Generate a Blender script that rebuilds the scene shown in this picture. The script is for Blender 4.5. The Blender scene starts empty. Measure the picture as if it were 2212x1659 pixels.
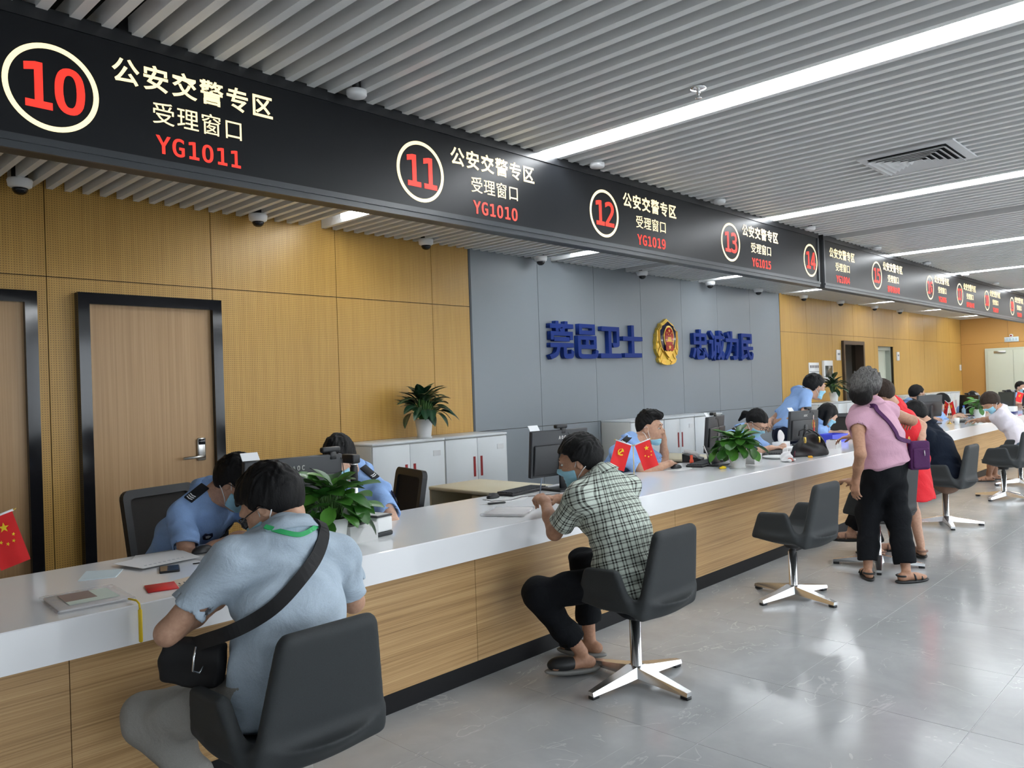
import bpy, bmesh, math, random
import numpy as np
from mathutils import Vector, Matrix

random.seed(7)
SC = bpy.context.scene
COL = SC.collection

# ------------------------------------------------------------------ camera
cam_d = bpy.data.cameras.new('camera')
cam_d.sensor_width = 36.0
cam_d.lens = 1702.0 / 2212.0 * 36.0
cam_d.clip_start = 0.05
cam = bpy.data.objects.new('camera', cam_d)
COL.objects.link(cam)
_y, _p, _r = math.radians(43.688), math.radians(0.353), math.radians(-1.927)
_f = Vector((math.cos(_y) * math.cos(_p), math.sin(_y) * math.cos(_p), math.sin(_p)))
_rt = Vector((math.sin(_y), -math.cos(_y), 0))
_up = _rt.cross(_f)
_rt2 = math.cos(_r) * _rt + math.sin(_r) * _up
_up2 = -math.sin(_r) * _rt + math.cos(_r) * _up
cam.matrix_world = Matrix(((_rt2.x, _up2.x, -_f.x, 0), (_rt2.y, _up2.y, -_f.y, 0), (_rt2.z, _up2.z, -_f.z, 1.5), (0, 0, 0, 1)))
SC.camera = cam

# ------------------------------------------------------------------ world, exposure
world = bpy.data.worlds.new('world')
SC.world = world
world.use_nodes = True
_bg = world.node_tree.nodes['Background']
_bg.inputs[0].default_value = (0.86, 0.93, 1.0, 1)
_bg.inputs[1].default_value = 4.6
SC.view_settings.view_transform = 'Standard'
SC.view_settings.look = 'None'
SC.view_settings.gamma = 1.0
SC.view_settings.use_curve_mapping = False
SC.view_settings.exposure = 0.25
STRIP_W = 35.0          # emission of the ceiling light strips

# room constants (metres)
ZC = 3.0        # underside of the ceiling slats
YW = 6.09       # back wall face
XE = 24.5       # end wall face
YF = -6.5       # window wall behind the camera
XL = -3.0       # wall to the left
CT = 0.772      # counter top height
CF, CB = 2.95, 3.88   # counter front and back

# ------------------------------------------------------------------ mesh helpers
class MB:
    def __init__(s):
        s.v = []; s.f = []; s.sm = []
    def add(s, vs, fs, smooth=False):
        n = len(s.v)
        s.v += [tuple(v) for v in vs]
        s.f += [tuple(i + n for i in f) for f in fs]
        s.sm += [smooth] * len(fs)
        return s
    def box(s, x0, x1, y0, y1, z0, z1, M=None):
        vs = [Vector((x, y, z)) for z in (z0, z1) for y in (y0, y1) for x in (x0, x1)]
        if M is not None: vs = [M @ v for v in vs]
        return s.add(vs, [(0, 2, 3, 1), (4, 5, 7, 6), (0, 1, 5, 4), (1, 3, 7, 5), (3, 2, 6, 7), (2, 0, 4, 6)])
    def rbox(s, x0, x1, y0, y1, z0, z1, r=0.01, seg=2, M=None, smooth=True):
        bm = bmesh.new()
        bmesh.ops.create_cube(bm, size=1)
        bmesh.ops.scale(bm, vec=(x1 - x0, y1 - y0, z1 - z0), verts=bm.verts)
        bmesh.ops.translate(bm, vec=((x0 + x1) / 2, (y0 + y1) / 2, (z0 + z1) / 2), verts=bm.verts)
        bmesh.ops.bevel(bm, geom=bm.edges[:], offset=r, segments=seg, affect='EDGES', profile=0.5)
        if M is not None: bmesh.ops.transform(bm, matrix=M, verts=bm.verts)
        bm.verts.index_update()
        s.add([v.co for v in bm.verts], [[v.index for v in f.verts] for f in bm.faces], smooth)
        bm.free(); return s
    def prism(s, poly, d0, d1, axis='y', M=None, smooth=False):
        # polygon in (a,b), extruded along axis from d0 to d1
        def P(a, b, d):
            return Vector({'y': (a, d, b), 'x': (d, a, b), 'z': (a, b, d)}[axis])
        n = len(poly)
        vs = [P(a, b, d0) for a, b in poly] + [P(a, b, d1) for a, b in poly]
        if M is not None: vs = [M @ v for v in vs]
        fs = [tuple(range(n)), tuple(range(2 * n - 1, n - 1, -1))]
        s.add(vs, fs)
        return s.add(vs, [(i, i + n, (i + 1) % n + n, (i + 1) % n) for i in range(n)], smooth)
    def lathe(s, prof, seg=24, c=(0, 0, 0), M=None, cap=True):
        vs = []; fs = []
        for r, z in prof:
            for i in range(seg):
                a = 2 * math.pi * i / seg
                v = Vector((c[0] + r * math.cos(a), c[1] + r * math.sin(a), c[2] + z))
                vs.append(M @ v if M is not None else v)
        for j in range(len(prof) - 1):
            for i in range(seg):
                k = (i + 1) % seg
                fs.append((j * seg + i, j * seg + k, (j + 1) * seg + k, (j + 1) * seg + i))
        s.add(vs, fs, True)
        if cap:
            n = len(prof) - 1
            if prof[0][0] > 1e-5: s.add(vs[:seg], [tuple(range(seg - 1, -1, -1))])
            if prof[n][0] > 1e-5: s.add(vs[n * seg:], [tuple(range(seg))])
        return s
    def tube(s, pts, r, seg=8, closed=False, flat=None):
        pts = [Vector(p) for p in pts]; n = len(pts)
        rr = r if isinstance(r, (list, tuple)) else [r] * n
        vs = []; prev = None
        for i in range(n):
            a = pts[i - 1] if (i > 0 or closed) else pts[i]
            b = pts[(i + 1) % n] if (i < n - 1 or closed) else pts[i]
            t = (b - a).normalized()
            if prev is None:
                up = Vector((0, 0, 1)) if abs(t.z) < .9 else Vector((1, 0, 0))
                u = t.cross(up).normalized()
            else:
                u = (prev - t * prev.dot(t)).normalized()
            prev = u; w = t.cross(u)
            for k in range(seg):
                q = 2 * math.pi * k / seg
                vs.append(pts[i] + u * math.cos(q) * rr[i] + w * math.sin(q) * rr[i])
        fs = []
        for i in range(n if closed else n - 1):
            j = (i + 1) % n
            for k in range(seg):
                l = (k + 1) % seg
                fs.append((i * seg + k, i * seg + l, j * seg + l, j * seg + k))
        s.add(vs, fs, True)
        if not closed:
            s.add(vs[:seg], [tuple(range(seg - 1, -1, -1))]); s.add(vs[-seg:], [tuple(range(seg))])
        return s
    def mesh(s, name):
        me = bpy.data.meshes.new(name)
        me.from_pydata([tuple(v) for v in s.v], [], s.f)
        me.polygons.foreach_set('use_smooth', s.sm)
        me.update()
        return me

def fix_normals(me):
    bm = bmesh.new(); bm.from_mesh(me)
    bmesh.ops.remove_doubles(bm, verts=bm.verts, dist=1e-6)
    bmesh.ops.recalc_face_normals(bm, faces=bm.faces)
    bm.to_mesh(me); bm.free()

def obj(name, mb, mat, parent=None, loc=None, rotz=None, label=None, cat=None, group=None, kind=None, M=None):
    me = mb if isinstance(mb, bpy.types.Mesh) else mb.mesh(name)
    if not isinstance(mb, bpy.types.Mesh): fix_normals(me)
    if mat is not None and not me.materials: me.materials.append(mat)
    o = bpy.data.objects.new(name, me)
    COL.objects.link(o)
    if M is not None: o.matrix_basis = M
    if loc is not None: o.location = loc
    if rotz is not None: o.rotation_euler = (0, 0, rotz)
    if parent is not None: o.parent = parent
    tag(o, label, cat, group, kind)
    return o

def tag(o, label=None, cat=None, group=None, kind=None):
    if label: o['label'] = label
    if cat: o['category'] = cat
    if group: o['group'] = group
    if kind: o['kind'] = kind
    return o

def thing(name, label, cat, loc=(0, 0, 0), rotz=0, group=None):
    o = bpy.data.objects.new(name, None)
    COL.objects.link(o)
    o.empty_display_size = .1
    o.location = loc; o.rotation_euler = (0, 0, rotz)
    return tag(o, label, cat, group)

def struct(name, mb, mat, parent=None):
    return obj(name, mb, mat, parent, kind='structure')

def dup(root, loc=None, rotz=None, label=None, group=None):
    def cp(o, par):
        c = o.copy(); COL.objects.link(c); c.parent = par
        for ch in list(o.children): cp(ch, c)
        return c
    r = cp(root, None)
    if loc is not None: r.location = loc
    if rotz is not None: r.rotation_euler = (0, 0, rotz)
    if label: r['label'] = label
    if group: r['group'] = group
    return r

# ------------------------------------------------------------------ materials
MATS = {}
def mat(name, col, rough=.5, metal=0., spec=.5, emit=None, estr=0., coat=0., alpha=1., trans=0., ior=1.45, sheen=0., sss=0.):
    if name in MATS: return MATS[name]
    m = bpy.data.materials.new(name); m.use_nodes = True
    b = m.node_tree.nodes['Principled BSDF']
    b.inputs['Base Color'].default_value = (*col, 1)
    b.inputs['Roughness'].default_value = rough
    b.inputs['Metallic'].default_value = metal
    b.inputs['Specular IOR Level'].default_value = spec
    b.inputs['Coat Weight'].default_value = coat
    b.inputs['Alpha'].default_value = alpha
    b.inputs['Transmission Weight'].default_value = trans
    b.inputs['IOR'].default_value = ior
    b.inputs['Sheen Weight'].default_value = sheen
    if sss:
        b.inputs['Subsurface Weight'].default_value = sss
        b.inputs['Subsurface Radius'].default_value = (.02, .008, .004)
    if emit:
        b.inputs['Emission Color'].default_value = (*emit, 1)
        b.inputs['Emission Strength'].default_value = estr
    MATS[name] = m
    return m

class NT:
    """small helper to wire nodes"""
    def __init__(s, m):
        s.t = m.node_tree; s.n = s.t.nodes; s.l = s.t.links; s.b = s.n['Principled BSDF']
    def new(s, typ, **k):
        n = s.n.new(typ)
        for a, v in k.items(): setattr(n, a, v)
        return n
    def set(s, node, key, v):
        i = node.inputs[key]
        if hasattr(v, 'is_output'): s.l.new(v, i)
        else: i.default_value = v
    def pos(s): return s.new('ShaderNodeNewGeometry').outputs['Position']
    def objc(s): return s.new('ShaderNodeTexCoord').outputs['Object']
    def attr(s, name): return s.new('ShaderNodeAttribute', attribute_name=name).outputs['Vector']
    def vm(s, op, a, b=None):
        n = s.new('ShaderNodeVectorMath', operation=op); s.set(n, 0, a)
        if b is not None: s.set(n, 1, b)
        return n.outputs['Value'] if op in ('LENGTH', 'DOT_PRODUCT', 'DISTANCE') else n.outputs['Vector']
    def m(s, op, a, b=None, c=None):
        n = s.new('ShaderNodeMath', operation=op); s.set(n, 0, a)
        if b is not None: s.set(n, 1, b)
        if c is not None: s.set(n, 2, c)
        return n.outputs[0]
    def sep(s, v):
        n = s.new('ShaderNodeSeparateXYZ'); s.set(n, 0, v); return n.outputs
    def noise(s, v, scale=5, detail=3, rough=.5, dist=0.):
        n = s.new('ShaderNodeTexNoise'); s.set(n, 'Vector', v); s.set(n, 'Scale', scale); s.set(n, 'Detail', detail); s.set(n, 'Roughness', rough); s.set(n, 'Distortion', dist)
        return n.outputs['Fac']
    def ramp(s, f, stops):
        n = s.new('ShaderNodeValToRGB'); s.set(n, 'Fac', f)
        e = n.color_ramp.elements
        while len(e) < len(stops): e.new(.5)
        for q, (p, c) in zip(e, stops):
            q.position = p; q.color = (*c, 1) if len(c) == 3 else c
        return n.outputs['Color']
    def mix(s, f, a, b, blend='MIX'):
        n = s.new('ShaderNodeMix', data_type='RGBA', blend_type=blend)
        s.set(n, 0, f); s.set(n, 6, a if hasattr(a, 'is_output') else (*a, 1)); s.set(n, 7, b if hasattr(b, 'is_output') else (*b, 1))
        return n.outputs[2]
    def bump(s, h, strength=.2, dist=.01):
        n = s.new('ShaderNodeBump'); s.set(n, 'Height', h); s.set(n, 'Strength', strength); s.set(n, 'Distance', dist)
        s.l.new(n.outputs['Normal'], s.b.inputs['Normal'])
    def col(s, c): s.l.new(c, s.b.inputs['Base Color'])
    def rough(s, c): s.l.new(c, s.b.inputs['Roughness'])

def wood(name, c0, c1, c2, axis, fine=110., rough=.45, bump=.15, long=1.3):
    m = mat(name, c1, rough); t = NT(m)
    sc = {'x': (long, fine, fine), 'z': (fine, fine, long)}[axis]
    p = t.vm('MULTIPLY', t.pos(), sc)
    f = t.noise(p, 1, 4, .62, .3)
    sc2 = tuple(q * .22 for q in sc)
    g = t.noise(t.vm('MULTIPLY', t.pos(), sc2), 1, 2, .5)
    h = t.m('ADD', t.m('MULTIPLY', f, .65), t.m('MULTIPLY', g, .35))
    t.col(t.ramp(h, [(.33, c0), (.5, c1), (.68, c2)]))
    t.bump(h, bump, .003)
    return m

M_ctwood = wood('counter_wood', (.27, .150, .058), (.46, .285, .125), (.60, .405, .200), 'x', 170, .38, .3, 1.2)
M_door = wood('door_wood', (.37, .215, .095), (.44, .27, .125), (.515, .33, .165), 'z', 90, .4, .06, .9)
M_doorlight = wood('light_door_wood', (.60, .38, .17), (.68, .45, .22), (.75, .52, .28), 'z', 60, .45, .05, .9)

def perforated():
    m = mat('perforated_wood', (.56, .35, .11), .42); t = NT(m)
    P = t.pos()
    v = t.vm('FRACTION', t.vm('MULTIPLY', P, (1 / .016, 0, 1 / .016)))
    v = t.vm('SUBTRACT', v, (.5, 0, .5))
    d = t.vm('LENGTH', v)
    hole = t.m('LESS_THAN', d, .2)
    n = t.noise(t.vm('MULTIPLY', P, (60, 60, 1.2)), 1, 3, .6)
    base = t.ramp(n, [(.3, (.495, .280, .066)), (.7, (.580, .345, .088))])
    t.col(t.mix(hole, base, (.17, .095, .03)))
    t.bump(t.m('SUBTRACT', 1.0, hole), .4, .002)
    return m
M_perf = perforated()
def endwood():
    m = mat('smooth_wood', (.50, .30, .085), .40); t = NT(m)
    n = t.noise(t.vm('MULTIPLY', t.pos(), (30, 30, 1.2)), 1, 3, .6)
    t.col(t.ramp(n, [(.3, (.49, .285, .070)), (.7, (.57, .345, .090))]))
    return m
M_wood2 = endwood()

M_gray = mat('grey_metal_panel', (.235, .262, .285), .42, .0, .5)
M_groove = mat('dark_joint', (.03, .022, .012), .9)
M_groove2 = mat('grey_joint', (.10, .11, .12), .9)
M_white = mat('white_paint', (.80, .81, .82), .55)
M_slat = mat('aluminium_slat', (.87, .88, .88), .36, .05)
M_black = mat('black_satin', (.012, .013, .015), .38)
M_blackgl = mat('black_gloss_frame', (.010, .010, .012), .10, 0, .6)
M_led = mat('led_screen', (.010, .011, .013), .36, spec=.25)
M_ledY = mat('led_cream', (.6, .5, .3), .5, emit=(1.0, .83, .46), estr=1.05)
M_ledR = mat('led_red', (.5, .05, .03), .5, emit=(1.0, .022, .012), estr=.95)
M_light = mat('light_diffuser', (.9, .9, .9), .5, emit=(.93, .97, 1.0), estr=STRIP_W)
M_ctop = mat('white_solid_surface', (.86, .87, .885), .07, 0, .5)
M_plinth = mat('dark_plinth', (.008, .008, .009), .5, spec=.25)
M_chrome = mat('polished_chrome', (.86, .87, .88), .22, 1.)
M_steel = mat('brushed_steel', (.55, .54, .52), .3, 1.)
M_gold = mat('gold_metal', (.80, .56, .14), .28, 1.)
M_goldp = mat('gold_paint', (.72, .52, .10), .3, .75)
M_navy = mat('navy_letter', (.010, .034, .20), .55, spec=.2)
M_navyd = mat('navy_enamel', (.010, .012, .04), .12, coat=.6)
M_redem = mat('red_enamel', (.33, .012, .015), .15, coat=.5)
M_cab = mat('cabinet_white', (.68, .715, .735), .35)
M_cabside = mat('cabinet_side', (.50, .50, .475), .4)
M_handle = mat('red_handle_recess', (.30, .022, .022), .4)
M_beige = mat('beige_laminate', (.66, .60, .44), .45)
M_plastic = mat('black_plastic', (.016, .017, .019), .42)
M_plastic2 = mat('charcoal_plastic', (.035, .038, .042), .5)
M_wplastic = mat('white_plastic', (.82, .83, .83), .3)
M_paper = mat('paper', (.84, .85, .87), .7)
M_bluepaper = mat('pale_blue_paper', (.68, .80, .85), .7)
M_flagred = mat('flag_red', (.78, .02, .022), .6)
M_yellow = mat('yellow', (.88, .62, .02), .45)
M_pot = mat('white_pot', (.86, .87, .87), .3)
M_soil = mat('soil', (.05, .035, .02), .9)
M_glass = mat('window_glass', (.9, .95, .95), .03, alpha=.10)
M_vent = mat('vent_white', (.74, .75, .76), .5)
M_dark = mat('dark_void', (.006, .007, .008), .9)
M_pale = mat('pale_door_paint', (.60, .63, .52), .5)

def floor_mat():
    m = mat('grey_marble_tile', (.3, .31, .32), .16, 0, .5); t = NT(m)
    P = t.pos()
    n = t.noise(P, 1.6, 5, .6, .4)
    base = t.ramp(n, [(.3, (.36, .37, .375)), (.55, (.43, .44, .445)), (.75, (.50, .51, .515))])
    # fine white veins, broken up
    q = t.vm('ADD', P, t.vm('MULTIPLY', t.new('ShaderNodeTexNoise').outputs['Color'], (0, 0, 0)))
    w = t.noise(t.vm('MULTIPLY', P, (1.0, 2.4, 1)), 1.3, 4, .55, 1.2)
    v1 = t.m('LESS_THAN', t.m('ABSOLUTE', t.m('SUBTRACT', w, .5)), .0045)
    br = t.m('GREATER_THAN', t.noise(P, 2.3, 2, .5), .54)
    w2 = t.noise(t.vm('MULTIPLY', P, (2.6, 1.2, 1)), 1.9, 3, .5, .8)
    v2 = t.m('LESS_THAN', t.m('ABSOLUTE', t.m('SUBTRACT', w2, .47)), .004)
    br2 = t.m('GREATER_THAN', t.noise(t.vm('ADD', P, (7, 3, 0)), 3.1, 2, .5), .57)
    vv = t.m('MAXIMUM', t.m('MULTIPLY', v1, br), t.m('MULTIPLY', v2, br2))
    t.col(t.mix(t.m('MULTIPLY', vv, .38), base, (.68, .68, .67)))
    return m
M_tile = floor_mat()
M_grout = mat('grout', (.62, .63, .63), .5)

def fabric(name, col, scale=900, amt=.35, rough=.85, sheen=.2, bump=.15):
    m = mat(name, col, rough, sheen=sheen); t = NT(m)
    n = t.noise(t.objc(), scale, 2, .6)
    lo = tuple(c * (1 - amt) for c in col); hi = tuple(min(1, c * (1 + amt)) for c in col)
    t.col(t.ramp(n, [(.35, lo), (.65, hi)]))
    t.bump(n, bump, .001)
    return m
M_chairfab = fabric('charcoal_upholstery', (.026, .030, .032), 500, .12, .7, 0., .1)
M_mesh = fabric('chair_mesh_fabric', (.016, .013, .011), 700, .4, .8, 0.)

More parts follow.
